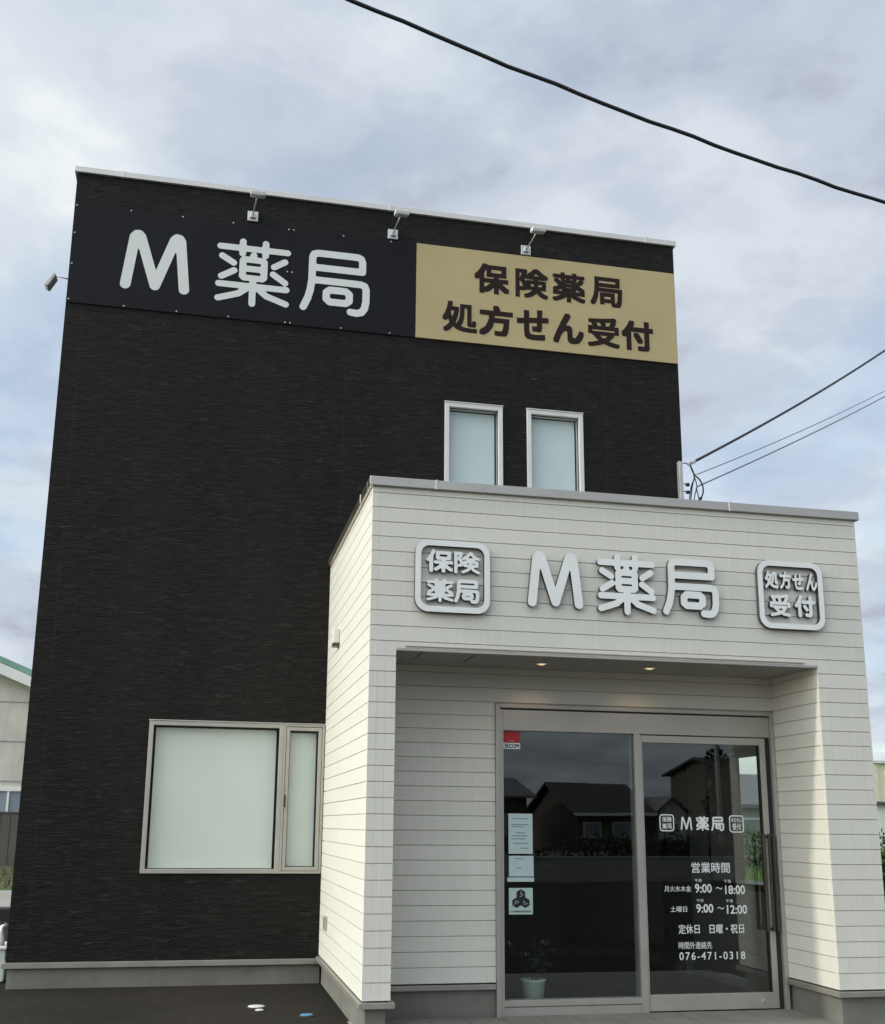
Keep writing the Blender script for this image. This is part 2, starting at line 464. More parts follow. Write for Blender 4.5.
# ------------------------------------------------------------------ lettering from brush strokes (100 x 100 box, y down)
GLYPH = {
 'M': [[(9, 92), (17.5, 14), (20, 10), (23, 9.5), (26, 13), (50, 90), (74, 13), (77, 9.5), (80, 10), (82.5, 14), (91, 92)]],
 '局': [[(88, 31), (88, 16), (86, 11), (81, 9), (24, 9), (18, 11), (16, 16), (16, 50), (14, 66), (11, 78), (5, 92)], [(16, 31), (88, 31)],
       [(16, 50), (86, 50), (92, 52), (94, 58), (94, 76), (92, 86), (88, 92), (81, 94), (72, 93)], [(42, 63), (65, 63), (70, 67), (70, 77), (65, 81), (42, 81), (37, 77), (37, 67), (42, 63)]],
 '薬': [[(6, 15), (94, 15)], [(35, 5), (35, 23)], [(65, 5), (65, 23)], [(50, 24), (47, 31)],
       [(38, 31), (62, 31), (64, 33), (64, 56), (62, 58), (38, 58), (36, 56), (36, 33), (38, 31)], [(36, 44.5), (64, 44.5)],
       [(9, 29), (24, 38)], [(9, 59), (25, 49)], [(91, 29), (77, 38)], [(76, 49), (92, 60)],
       [(6, 70), (94, 70)], [(50, 58), (50, 95)], [(46, 70), (32, 82), (6, 91)], [(54, 70), (68, 82), (94, 91)]],
 '保': [[(27, 6), (18, 28), (6, 46)], [(18, 30), (18, 94)], [(43, 12), (87, 12), (87, 37), (43, 37), (43, 12)],
       [(35, 55), (95, 55)], [(65, 37), (65, 94)], [(62, 58), (52, 75), (36, 87)], [(68, 58), (78, 75), (94, 87)]],
 '険': [[(11, 8), (11, 94)], [(11, 10), (32, 10), (23, 34), (33, 48), (31, 62), (20, 64)], [(66, 7), (54, 22), (39, 33)], [(66, 7), (78, 22), (94, 33)],
       [(54, 35), (79, 35)], [(45, 47), (89, 47), (89, 64), (45, 64), (45, 47)], [(67, 35), (67, 66)], [(67, 66), (58, 81), (38, 92)], [(67, 66), (78, 82), (95, 92)]],
 '処': [[(26, 6), (20, 24), (7, 44)], [(20, 21), (45, 21), (38, 50), (23, 74), (6, 90)], [(15, 38), (28, 58), (46, 76), (66, 87), (94, 90)],
       [(62, 13), (62, 40), (56, 62)], [(62, 13), (83, 13), (83, 60), (86, 66), (94, 64)]],
 '方': [[(50, 6), (50, 22)], [(6, 24), (94, 24)], [(42, 24), (38, 50), (28, 74), (8, 92)], [(40, 46), (80, 46), (79, 72), (74, 90), (56, 89)]],
 'せ': [[(6, 38), (94, 33)], [(70, 8), (70, 48), (66, 60), (54, 60)], [(28, 12), (28, 74), (36, 87), (56, 91), (88, 89)]],
 'ん': [[(50, 8), (37, 38), (8, 92)], [(24, 62), (40, 48), (51, 52), (54, 72), (60, 90), (74, 90), (86, 76), (93, 58)]],
 '受': [[(84, 7), (50, 12), (14, 13)], [(19, 19), (24, 31)], [(47, 18), (50, 30)], [(84, 16), (74, 32)], [(8, 54), (8, 41), (92, 41), (92, 54)],
       [(22, 58), (77, 58), (64, 75), (40, 87), (9, 93)], [(28, 62), (44, 78), (66, 88), (93, 93)]],
 '付': [[(30, 6), (20, 28), (6, 48)], [(22, 32), (22, 94)], [(40, 30), (94, 30)], [(77, 7), (77, 84), (72, 92), (56, 90)], [(48, 50), (58, 65)]],
}
_CONT = {}
def contours(ch, rad, res=1.6, square=False):
    """outlines of the union of a glyph's round-ended strokes (marching squares over a distance field)"""
    key = (ch, round(rad, 2), square)
    if key in _CONT: return _CONT[key]
    ax = np.arange(-14, 114.01, res); X, Y = np.meshgrid(ax, ax); Dm = np.full(X.shape, 1e3)
    for st in GLYPH[ch]:
        for k_, ((x0, y0), (x1, y1)) in enumerate(zip(st, st[1:])):
            if square:
                Ls = math.hypot(x1 - x0, y1 - y0) + 1e-9; ux, uy = (x1 - x0) / Ls, (y1 - y0) / Ls
                al = (X - x0) * ux + (Y - y0) * uy; pe = np.abs((X - x0) * uy - (Y - y0) * ux)
                e0, e1 = (.55 * rad if k_ == 0 else 0), (.55 * rad if k_ == len(st) - 2 else 0)
                Dm = np.minimum(Dm, np.maximum(pe, np.maximum(-al - e0, al - Ls - e1) + rad))
                for (jx, jy), on in (((x0, y0), k_ > 0), ((x1, y1), k_ < len(st) - 2)):
                    if on: Dm = np.minimum(Dm, np.maximum(np.abs(X - jx), np.abs(Y - jy)) if len(st) < 6 else np.hypot(X - jx, Y - jy))
                continue
            dx, dy = x1 - x0, y1 - y0; L = dx * dx + dy * dy + 1e-9
            t_ = np.clip(((X - x0) * dx + (Y - y0) * dy) / L, 0, 1)
            Dm = np.minimum(Dm, np.hypot(X - x0 - t_ * dx, Y - y0 - t_ * dy))
    F = Dm - rad
    nxt = {}
    ny, nx = F.shape
    def ip(a, b):
        (i0, j0), (i1, j1) = a, b; f0, f1 = F[i0, j0], F[i1, j1]; t_ = f0 / (f0 - f1)
        return (ax[j0] + t_ * (ax[j1] - ax[j0]), ax[i0] + t_ * (ax[i1] - ax[i0]))
    act = np.argwhere((np.minimum.reduce([F[:-1, :-1], F[1:, :-1], F[:-1, 1:], F[1:, 1:]]) < 0) & (np.maximum.reduce([F[:-1, :-1], F[1:, :-1], F[:-1, 1:], F[1:, 1:]]) >= 0))
    P = {}
    for i, j in act:
        c = [(i, j), (i, j + 1), (i + 1, j + 1), (i + 1, j)]
        s = [F[q] < 0 for q in c]
        ent, ext = [], []
        for k in range(4):
            a, b = c[k], c[(k + 1) % 4]
            if s[k] != s[(k + 1) % 4]:
                e = (min(a, b), max(a, b)); P[e] = ip(*e)
                (ext if s[k] else ent).append((k, e))
        if len(ext) == 1: nxt[ext[0][1]] = ent[0][1]
        else:
            for k, e in ext:
                nxt[e] = min(ent, key=lambda q: (q[0] - k) % 4)[1]
    loops = []
    while nxt:
        st = next(iter(nxt)); lp = []; e = st
        while e in nxt:
            n_ = nxt.pop(e); lp.append(P[e]); e = n_
        if len(lp) > 8: loops.append(simplify(lp, .12))
    _CONT[key] = loops
    return loops
def simplify(lp, tol):
    keep = [0]; i = 0; n = len(lp)
    while i < n - 1:
        j = min(i + 12, n - 1)
        while j > i + 1:
            a, b = Vector(lp[i]), Vector(lp[j]); d = b - a; L = d.length or 1e-9
            if all(abs(d.x * (lp[k][1] - a.y) - d.y * (lp[k][0] - a.x)) / L <= tol for k in range(i + 1, j)): break
            j -= 1
        keep.append(j); i = j
    return [lp[k] for k in keep[:-1]]
def curve_mesh(loops, name, mats, parent, extrude=0., bevel=0., loc=(0, 0, 0)):
    """fill closed outlines given in x/z of a vertical plane facing -y; front face at loc.y"""
    c = bpy.data.curves.new(name, 'CURVE'); c.dimensions = '2D'; c.fill_mode = 'BOTH'
    for lp in loops:
        sp = c.splines.new('POLY'); sp.points.add(len(lp) - 1); sp.use_cyclic_u = True
        for p, (x, z) in zip(sp.points, lp): p.co = (x, z, 0, 1)
    if extrude: c.extrude = extrude / 2
    else: c.fill_mode = 'FRONT'
    if bevel: c.bevel_depth = bevel; c.bevel_resolution = 1; c.offset = -bevel; c.extrude = extrude / 2 - bevel
    return curve_to_mesh(c, name, mats, parent, extrude, loc)
def curve_to_mesh(c, name, mats, parent, extrude, loc):
    tmp = bpy.data.objects.new('tmp', c); COL.objects.link(tmp)
    bpy.context.view_layer.update()
    me = bpy.data.meshes.new_from_object(tmp.evaluated_get(bpy.context.evaluated_depsgraph_get()))
    bpy.data.objects.remove(tmp); bpy.data.curves.remove(c)
    me.name = name
    me.transform(Matrix.Rotation(math.pi / 2, 4, 'X'))         # x stays, y -> z, faces -y
    me.transform(Matrix.Translation((loc[0], loc[1] + extrude / 2, loc[2])))
    me.update()
    me.materials.clear()
    mats = [mats] if isinstance(mats, str) else mats
    for m in mats: me.materials.append(MATS[m])
    idx = [0] * len(me.polygons)
    if len(mats) > 1:
        idx = [0 if p.normal.y < -.6 else 1 for p in me.polygons]
    me.polygons.foreach_set('material_index', idx)
    o = bpy.data.objects.new(name, me); COL.objects.link(o)
    if parent is not None: attach(o, parent)
    return o
def glyph(ch, x0, x1, ztop, zbot, y, rad, mats, parent, name='character', extrude=0., bevel=0., square=False):
    """fit the inked box of the glyph into x0..x1, zbot..ztop"""
    lps = contours(ch, rad, square=square)
    allp = [p for lp in lps for p in lp]
    a, b = min(p[0] for p in allp), max(p[0] for p in allp); c, d = min(p[1] for p in allp), max(p[1] for p in allp)
    L = [[(x0 + (px - a) / (b - a) * (x1 - x0), ztop - (py - c) / (d - c) * (ztop - zbot)) for px, py in lp] for lp in lps]
    return curve_mesh(L, name, mats, parent, extrude, bevel, (0, y, 0))
def glyphs(items, y, rad, mats, parent, name, extrude=0.):
    """several characters as one mesh"""
    L = []
    for ch, x0, x1, zt, zb in items:
        lps = contours(ch, rad); allp = [p for lp in lps for p in lp]
        a, b = min(p[0] for p in allp), max(p[0] for p in allp); c, d = min(p[1] for p in allp), max(p[1] for p in allp)
        L += [[(x0 + (px - a) / (b - a) * (x1 - x0), zt - (py - c) / (d - c) * (zt - zb)) for px, py in lp] for lp in lps]
    return curve_mesh(L, name, mats, parent, extrude, 0, (0, y, 0))
def text(s, x0, x1, z0, z1, y, mat, parent, name='lettering', offset=.0, space=1.0):
    """a line of type fitted into x0..x1, z0..z1"""
    # the weight is built from copies of the outline shifted by a hair and laid 0.15 mm apart
    c = bpy.data.curves.new('type', 'FONT'); c.body = s; c.space_character = space; c.resolution_u = 3
    o = curve_to_mesh(c, name, mat, None, 0, (0, 0, 0))
    me = o.data
    xs = [v.co.x for v in me.vertices]; zs = [v.co.z for v in me.vertices]
    h = offset * min(z1 - z0, x1 - x0)
    sx = (x1 - x0 - 2 * h) / (max(xs) - min(xs)); sz = (z1 - z0 - 2 * h) / (max(zs) - min(zs)); mx_, mz_ = min(xs), min(zs)
    base = [(x0 + h + (v.co.x - mx_) * sx, z0 + h + (v.co.z - mz_) * sz) for v in me.vertices]
    faces = [tuple(p.vertices) for p in me.polygons]
    sh = [(0, 0)] if offset <= 0 else [(a, b) for a in (-h, 0, h) for b in (-h, 0, h)] if offset > .03 else [(-h, -h), (h, -h), (-h, h), (h, h)]
    mb = MB()
    for q, (a, b) in enumerate(sh):
        k = len(mb.v); mb.v += [(x + a, y - q * .00015, z + b) for x, z in base]
        mb.f += [tuple(i + k for i in f) for f in faces]; mb.mi += [0] * len(faces)
    bpy.data.objects.remove(o); bpy.data.meshes.remove(me)
    return mb.build(name, mat, parent)
def rrect(x0, x1, z0, z1, r, n=8):
    out = []
    for cx, cz, a0 in ((x1 - r, z1 - r, 0), (x0 + r, z1 - r, 90), (x0 + r, z0 + r, 180), (x1 - r, z0 + r, 270)):
        for k in range(n + 1):
            a = R_(a0 + 90 * k / n); out.append((cx + r * math.cos(a), cz + r * math.sin(a)))
    return out

# ------------------------------------------------------------------ dimensions (metres)
L, R, T = 1.07, 7.971, 8.352                 # dark block: left, right, underside of its coping
BACK = 8.6
PL, PR, D, PT = 3.943, 8.184, -2.872, 4.123  # porch
OL, OR, OZ, B = 4.151, 7.729, 2.832, -2.087  # porch opening and its back wall
FL = 0.268                                   # foot of the cream boards
PITCH_B = 0.1188
G = B + .03                                  # plane of the entrance glass

# ------------------------------------------------------------------ ground
def sheet(name, x0, x1, y0, y1, z, mat):
    return struct(MB().quad((x0, y0, z), (x1, y0, z), (x1, y1, z), (x0, y1, z)), name, mat)
sheet('ground', -600, 600, -600, 600, -.012, 'soil_ground')
sheet('parking_lot', -9, 8.6, -3.2, 10.2, 0., 'asphalt')
sheet('forecourt', -14, 34, -16, -3.2, 0., 'asphalt')
sheet('road', -120, 120, -23, -16.2, -.004, 'asphalt')
sheet('concrete_yard', -40, L - .5, 10.25, 15.2, .0, 'pale_road')
sheet('grass_strip', -40, 9, 15.25, 27, -.004, 'grass')
sheet('meadow', 8.65, 60, -3.1, 60, -.004, 'grass')
pv = MB(); tile = .3
pv.box(OL - .2, 8.3, -4.3, B + .0, -.05, .003, 1)
nx_ = int((8.25 - 4.0) / tile)
for i in range(15):
    for j in range(8):
        xa = 3.98 + i * tile; yb = B - .002 - j * tile
        if xa + tile > 8.29: continue
        dz = random.uniform(0, .0012)
        pv.box(xa + .004, xa + tile - .004, yb - tile + .004, yb - .004, .0, .0075 + dz, 0)
struct(pv, 'porch_paving', ['paving_tile', 'paving_joint'])

# ------------------------------------------------------------------ the pharmacy
shop = empty('pharmacy_building', (L, 0, 0), 'dark clad two storey pharmacy with cream boarded entrance porch', 'building')
W_BIG = (2.211, 3.936, 1.025, 2.477)
W_UP = [(5.157, 5.820, 4.70, 6.086), (6.103, 6.767, 4.70, 6.086)]
mb = MB()
wall_holes(mb, L, R, .236, T, [W_BIG] + W_UP + [(4.4, 7.6, .3, 2.6)], 0, .16)
mb.quad((L, BACK, .236), (L, 0, .236), (L, 0, T), (L, BACK, T)); mb.quad((R, 0, .236), (R, BACK, .236), (R, BACK, T), (R, 0, T))
mb.quad((R, BACK, .236), (L, BACK, .236), (L, BACK, T), (R, BACK, T))
mb.quad((L + .16, .16, .236), (L + .16, BACK - .1, .236), (L + .16, BACK - .1, T), (L + .16, .16, T))
mb.build('wall', 'dark_siding', shop)
MB().quad((L + .01, .05, T - .25), (R - .01, .05, T - .25), (R - .01, BACK, T - .25), (L + .01, BACK, T - .25)).build('roof', 'flashing_metal', shop)
cp = MB()
cp.box(L - .028, R + .028, -.03, .17, T, T + .066)
cp.box(L - .028, L + .2, .171, BACK + .03, T, T + .066); cp.box(R - .2, R + .028, .171, BACK + .03, T, T + .066); cp.box(L + .201, R - .201, BACK - .17, BACK + .03, T, T + .066)
for x in (1.55, 4.50, 7.62): cp.box(x - .02, x + .02, -.033, .1, T - .003, T + .069)
cp.build('roof_coping', 'pale_coping', shop, .004)
for q in ((L + .02, PL + .015, .02, .2), (L + .02, L + .2, .201, BACK - .02), (R - .2, R - .02, .021, BACK - .02)):
    MB().box(*q, -.1, .19).build('plinth', 'concrete', shop)
for q in ((L - .03, PL, -.03, .05), (L - .03, L + .05, .051, BACK), (R - .05, R + .03, .051, BACK)):
    MB().box(*q, .182, .232).build('base_flashing', 'flashing_metal', shop, .003)

# windows
def window(x0, x1, z0, z1, name, mat, blind, w, deep=.05, handle=False, gap=.03, inner=0.):
    f = MB(); frame_box(f, x0, x1, z0, z1, w, -.022, .10)
    f.box(x0 - .006, x1 + .006, -.03, .02, z1 + .0005, z1 + .012)     # drip lip above
    o = f.build(name, mat, shop, .003)
    if inner:
        s_ = MB(); frame_box(s_, x0 + w + .004, x1 - w - .004, z0 + w + .004, z1 - w - .004, inner, -.014, .05)
        s_.build('sash', mat, o, .003)
        w = w + inner + .004
    g = MB(); frame_box(g, x0 + w - .001, x1 - w + .001, z0 + w - .001, z1 - w + .001, .008, .018, .03)
    g.build('gasket', 'black_rubber', o)
    MB().quad((x0 + w, .026, z0 + w), (x1 - w, .026, z0 + w), (x1 - w, .026, z1 - w), (x0 + w, .026, z1 - w)).build('pane', 'window_glass', o)
    if blind:
        bl = MB()
        bl.box(x0 + w + gap, x1 - w - gap, deep, deep + .004, z0 + w + .012, z1 - w - .015)
        bl.box(x0 + w + gap, x1 - w - gap, deep - .006, deep + .012, z0 + w + .004, z0 + w + .022)
        bl.build('roller_blind', blind, o)
    return o
window(2.211, 3.523, 1.025, 2.477, 'fixed_window', 'aluminium', 'blind_fabric', .042, .085, gap=.022)
cw = window(3.525, 3.936, 1.025, 2.477, 'casement_window', 'aluminium', 'blind_fabric', .022, .085, inner=.036, gap=.012)
hb = MB(); hb.box(3.552, 3.566, -.034, -.012, 1.66, 1.78); hb.build('handle', 'bronze_metal', cw, .003)
for (a, b, c, d) in W_UP: window(a, b, c, d, 'upper_window', 'pale_aluminium', 'upper_blind', .050, .095, gap=.018)
rm = MB()
rm.box(L + .17, R - .17, .75, .76, 4.4, 6.6); rm.box(L + .17, PL + .4, .75, .76, .7, 2.9)
rm.build('inner_wall', 'interior_plaster', shop)

# porch: cream boards on all faces
def course_tops():
    z = FL; out = []
    while z < PT - .01:
        out.append((z, min(z + PITCH_B, PT))); z += PITCH_B
    return out
GAP = .0064
bd = MB()
def course(fix, axis, a0, a1, za, zb, s, seams=()):
    """one course of boards; fix = the visible plane, s = +1 when the wall lies on the positive side of it"""
    cuts = [a0] + [q for q in seams if a0 < q < a1] + [a1]
    for p, q in zip(cuts, cuts[1:]):
        p2 = p + (.0004 if p != a0 else 0); q2 = q - (.0004 if q != a1 else 0)
        lo, hi = sorted((fix, fix + s * .02))
        if axis == 'x': bd.box(p2, q2, lo, hi, za + (GAP if za > FL + .001 else 0), zb)
        else: bd.box(lo, hi, p2, q2, za + (GAP if za > FL + .001 else 0), zb)
    lo, hi = sorted((fix + s * .014, fix + s * .04))
    if axis == 'x': bd.box(a0 + .002, a1 - .002, lo, hi, za, zb)
    else: bd.box(lo, hi, a0 + .002, a1 - .002, za, zb)
for za, zb in course_tops():
    sl, sr = (PL + .062, PL + .128), (OR + .09, PR - .083)
    if zb <= OZ:
        course(D, 'x', PL, OL, za, zb, 1, sl); course(D, 'x', OR, PR, za, zb, 1, sr)
    elif za >= OZ:
        course(D, 'x', PL, PR, za, zb, 1, (PL + .062, PR - .083))
    else:
        course(D, 'x', PL, OL, za, zb, 1, sl); course(D, 'x', OR, PR, za, zb, 1, sr)
        bd.box(OL + .0005, OR - .0005, D, D + .02, OZ, zb); bd.box(OL + .001, OR - .001, D + .014, D + .04, OZ + .001, zb)
    course(PL, 'y', D + .021, 0, za, zb, 1, (-1.2,))
    if zb < .95 or za > 2.25: course(PR, 'y', D + .021, .0, za, zb, -1)
    else: course(PR, 'y', D + .021, -1.92, za, zb, -1); course(PR, 'y', -.48, .0, za, zb, -1)
    top = min(zb, OZ - .012)
    if za < OZ - .02:
        course(OL, 'y', D + .021, B, za, top, -1, (D + .08,)); course(OR, 'y', D + .021, B, za, top, 1, (D + .08,))
        if top <= 2.515: course(B, 'x', OL + .001, 5.150, za, top, 1)
        else:
            course(B, 'x', OL + .001, 5.150, za, top, 1); z2 = max(za, 2.52)
            course(B, 'x', 5.150, OR - .001, z2, top, 1)
bd.build('porch_wall', 'cream_siding', shop)
MB().box(PL + .05, PR - .05, D + .05, -.001, 3.2, PT - .05).build('porch_roof', 'flashing_metal', shop)
pc = MB()
pc.box(PL - .03, PR + .03, D - .03, D + .12, PT, PT + .075); pc.box(PL - .03, PL + .12, D + .121, -.001, PT, PT + .075); pc.box(PR - .12, PR + .03, D + .121, -.001, PT, PT + .075)
for x in (4.455, 7.0): pc.box(x - .012, x + .012, D - .034, D, PT - .004, PT + .079)
pc.box(PL - .034, PL, D + .5, D + .525, PT - .004, PT + .079)
pc.build('porch_coping', 'coping_metal', shop, .004)
for x0, x1, y0, y1 in ((PL - .03, OL + .03, D - .03, D + .05), (PL - .03, PL + .05, D + .051, -.03), (OR - .03, PR + .03, D - .03, D + .05), (OR - .03, OR + .05, D + .051, B + .02),
                       (PR - .05, PR + .03, D + .051, 0), (OL - .05, OL + .03, D + .051, B - .021), (OL - .05, 5.150, B - .02, B + .05)):
    MB().box(x0, x1, y0, y1, FL - .052, FL - .012).build('porch_flashing', 'flashing_metal', shop, .003)
for q in ((PL + .03, OL - .03, D + .03, B), (PL + .03, PL + .15, B + .001, 0), (OR + .03, PR - .03, D + .03, B + .06), (PR - .15, PR - .03, B + .061, 0), (OL - .029, 5.150, B + .025, B + .14)):
    MB().box(*q, -.1, FL - .05).build('porch_plinth', 'concrete', shop)
# ceiling with hatch and downlights, aluminium drip at its front edge
ce = MB()
hx0, hx1, hy0, hy1 = 4.37, 4.815, -2.80, -2.40
for a, b, c, d in ((OL, hx0, D + .03, B), (hx1, OR, D + .03, B), (hx0, hx1, D + .03, hy0), (hx0, hx1, hy1, B)):
    ce.box(a, b, c, d, OZ - .012, OZ + .02)
ceo = ce.build('porch_ceiling', 'soffit', shop)
MB().box(hx0 + .012, hx1 - .012, hy0 + .002, hy1 - .002, OZ - .011, OZ + .015).build('ceiling_hatch', 'soffit', ceo)
MB().box(hx0 - .02, hx1 + .02, hy0 - .02, hy1 + .02, OZ + .021, OZ + .03).build('hatch_backing', 'black_rubber', ceo)
dr = MB(); dr.box(OL - .002, OR + .002, D - .004, D + .03, OZ - .020, OZ - .002); dr.box(OL + .07, OR - .12, D - .012, D - .004, OZ + .012, OZ + .022)
dr.build('soffit_edge', 'coping_metal', shop, .002)
for x in (5.445, 6.40):
    dl = MB(); dl.lathe((x, -2.48, OZ - .0125), [(.058, 0), (.062, -.006), (.045, -.010), (.042, -.006)], 28)
    d_ = dl.build('downlight', 'pale_aluminium', ceo, smooth=True)
    MB().lathe((x, -2.48, OZ - .020), [(.036, 0), (.02, -.008), (.003, -.011)], 20).build('bulb', 'lit_lamp', d_, smooth=True)
    ld = bpy.data.lights.new('downlight_lamp', 'SPOT'); ld.energy = 1.6; ld.color = (1, .62, .32); ld.spot_size = R_(100); ld.spot_blend = .6; ld.shadow_soft_size = .03
    lo = bpy.data.objects.new('downlight_lamp', ld); COL.objects.link(lo); lo.location = (x, -2.48, OZ - .05)
    lo.rotation_euler = (R_(24), 0, 0)

# entrance: frame, fixed pane, sliding door
X0, X1, ZT = 5.152, 7.727, 2.515
ef = MB()
ef.box(X0, X0 + .038, B - .03, B + .14, .004, ZT); ef.box(X0 + .0385, X0 + .070, B - .012, B + .12, .004, 2.470)
ef.box(X1 - .036, X1, B - .03, B + .14, .004, ZT)
ef.box(X0 + .0385, X1 - .0365, B - .03, B + .14, 2.482, ZT)
ef.box(6.400, 6.460, B - .006, B + .12, .004, 2.292)
en = ef.build('entrance_frame', 'door_aluminium', shop, .003)
MB().box(X0 + .071, X1 - .037, B - .005, B + .10, 2.292, 2.470).build('header_panel', 'door_aluminium', en, .003)
hs = MB(); hs.box(X0 + .0385, X1 - .0365, B - .002, B + .02, 2.4705, 2.4815); hs.box(7.646, X1 - .0365, B + .012, B + .1, .004, 2.291); hs.build('shadow_gap', 'black_rubber', en)
fr = MB(); fr.box(X0 + .071, 6.3995, B - .004, B + .09, .080, .128); fr.box(X0 + .071, 6.3995, B + .002, B + .09, .0755, .0795, 0)
fr.build('bottom_rail', 'door_aluminium', en, .002)
MB().box(X0 + .071, 6.3995, B + .004, B + .09, .004, .072).build('kick_panel', 'door_aluminium', en, .002)
MB().quad((X0 + .071, G, .128), (6.400, G, .128), (6.400, G, 2.292), (X0 + .071, G, 2.292)).build('pane', 'entrance_glass', en)
sd = MB()
sd.box(6.461, 6.478, B + .006, B + .05, .014, 2.284); sd.box(7.591, 7.646, B + .006, B + .05, .014, 2.284)
sd.box(6.4785, 7.5905, B + .007, B + .05, 2.222, 2.284); sd.box(6.4785, 7.5905, B + .007, B + .05, .014, .143)
door = sd.build('sliding_door', 'door_aluminium', shop, .003)
MB().quad((6.478, G, .143), (7.591, G, .143), (7.591, G, 2.222), (6.478, G, 2.222)).build('pane', 'entrance_glass', door)
gk = MB(); gk.box(7.578, 7.5905, B + .008, B + .045, .143, 2.222); gk.build('gasket', 'black_rubber', door)
for x, w_ in ((7.556, .022), (7.602, .014), (7.646, .012)):
    h = MB(); h.box(x - w_, x + w_ * .4, B - .065, B - .045, .64, 1.455)
    for z in (.66, 1.43): h.box(x - .008, x + .004, B - .0449, B + .0055, z - .012, z + .012)
    h.build('handle', 'bronze_metal', door, .004)
MB().lathe((7.50, B + .006, .075), [(.02, 0), (.018, .006), (.008, .008)], 16, axis='y').build('lock', 'galvanised_metal', door)
# vinyl lettering on the door glass
YT = G - .004
def emblem(x0, x1, z0, z1, rows):
    lo, li = rrect(x0, x1, z0, z1, .028), rrect(x0 + .010, x1 - .010, z0 + .010, z1 - .010, .020)
    e = curve_mesh([lo, li], 'emblem', 'vinyl_white', door, 0, 0, (0, YT, 0))
    items = []
    for chars, a, b, c, d in rows:
        w = (b - a) / len(chars)
        for i, ch in enumerate(chars): items.append((ch, a + i * w + w * .05, a + (i + 1) * w - w * .05, d, c))
    glyphs(items, YT, 5.6, 'vinyl_white', e, 'lettering')
emblem(6.623, 6.758, 1.468, 1.612, [('保険', 6.645, 6.738, 1.545, 1.592), ('薬局', 6.645, 6.738, 1.488, 1.535)])
emblem(7.274, 7.412, 1.462, 1.610, [('処方せん', 7.292, 7.396, 1.552, 1.586), ('受付', 7.300, 7.388, 1.485, 1.540)])
glyphs([('M', 6.817, 6.925, 1.592, 1.480), ('薬', 6.962, 7.082, 1.600, 1.475), ('局', 7.102, 7.225, 1.596, 1.474)], YT, 6.5, 'vinyl_white', door, 'lettering')
for s, a, b, c, d, off in (('営業時間', 6.901, 7.258, 1.121, 1.210, .010), ('月火水木金', 6.645, 6.890, .966, 1.016, .006), ('9:00', 6.925, 7.080, .958, 1.030, .02), ('〜', 7.118, 7.180, .985, 1.005, .03),
                           ('18:00', 7.205, 7.390, .945, 1.018, .02), ('午前', 6.927, 6.992, 1.044, 1.074, .0), ('午後', 7.200, 7.264, 1.038, 1.068, .0),
                           ('土曜日', 6.694, 6.845, .800, .848, .006), ('9:00', 6.930, 7.086, .793, .865, .02), ('〜', 7.124, 7.186, .820, .840, .03), ('12:00', 7.212, 7.400, .782, .855, .02),
                           ('午前', 6.936, 7.000, .880, .908, .0), ('午後', 7.208, 7.272, .875, .903, .0), ('定休日　日曜・祝日', 6.760, 7.362, .622, .700, .010), ('時間外連絡先', 6.755, 7.059, .500, .558, .006),
                           ('076-471-0318', 6.758, 7.360, .412, .475, .012)):
    text(s, a, b, c, d, YT, 'vinyl_white', door, 'lettering', off, 1.25 if s[0] == '0' else 1.0)

# the room behind the glass
ir = MB()
rx0, rx1, ry0, ry1, rz = 4.20, 7.86, B + .16, 6.4, 2.72
wy0, wy1, wz0, wz1 = -1.90, -.50, .97, 2.23            # window in the right side wall
ir.quad((rx0, ry0, .02), (rx0, ry1, .02), (rx0, ry1, rz), (rx0, ry0, rz))
ir.quad((rx0, ry1, .02), (rx1, ry1, .02), (rx1, ry1, rz), (rx0, ry1, rz))
ir.quad((rx0, ry0, rz), (rx0, ry1, rz), (rx1, ry1, rz), (rx1, ry0, rz))
ir.quad((rx0, ry0, .02), (X0, ry0, .02), (X0, ry0, rz), (rx0, ry0, rz))
ir.quad((X0, ry0, 2.5), (rx1, ry0, 2.5), (rx1, ry0, rz), (X0, ry0, rz))
ys = [ry0, wy0, wy1, ry1]; zs = [.02, wz0, wz1, rz]
for i in range(3):
    for j in range(3):
        if i == 1 and j == 1: continue
        ir.quad((rx1, ys[i], zs[j]), (rx1, ys[i + 1], zs[j]), (rx1, ys[i + 1], zs[j + 1]), (rx1, ys[i], zs[j + 1]))
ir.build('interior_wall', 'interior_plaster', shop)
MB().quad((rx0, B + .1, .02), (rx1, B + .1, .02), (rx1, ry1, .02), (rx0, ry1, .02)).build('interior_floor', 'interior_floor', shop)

sw = MB()
for ya, yb, za, zb in ((wy0 - .03, wy0 + .03, wz0 - .04, wz1 + .04), (wy1 - .03, wy1 + .03, wz0 - .04, wz1 + .04), (wy0 + .031, wy1 - .031, wz0 - .04, wz0 + .02), (wy0 + .031, wy1 - .031, wz1 - .02, wz1 + .04)):
    sw.box(rx1 - .015, PR + .02, ya, yb, za, zb)
so = sw.build('side_window', 'bronze_metal', shop, .003)
MB().quad((8.16, wy0 + .03, wz0 + .02), (8.16, wy1 - .03, wz0 + .02), (8.16, wy1 - .03, wz1 - .02), (8.16, wy0 + .03, wz1 - .02)).build('pane', 'clear_glass', so)
# things standing in the room
ct = empty('counter', (6.0, 2.6, .02), 'dark reception counter standing inside behind the entrance glass', 'counter')
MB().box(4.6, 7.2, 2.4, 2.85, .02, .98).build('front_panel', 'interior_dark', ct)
MB().box(4.55, 7.25, 2.35, 2.9, .981, 1.02).build('counter_top', 'interior_floor', ct, .004)

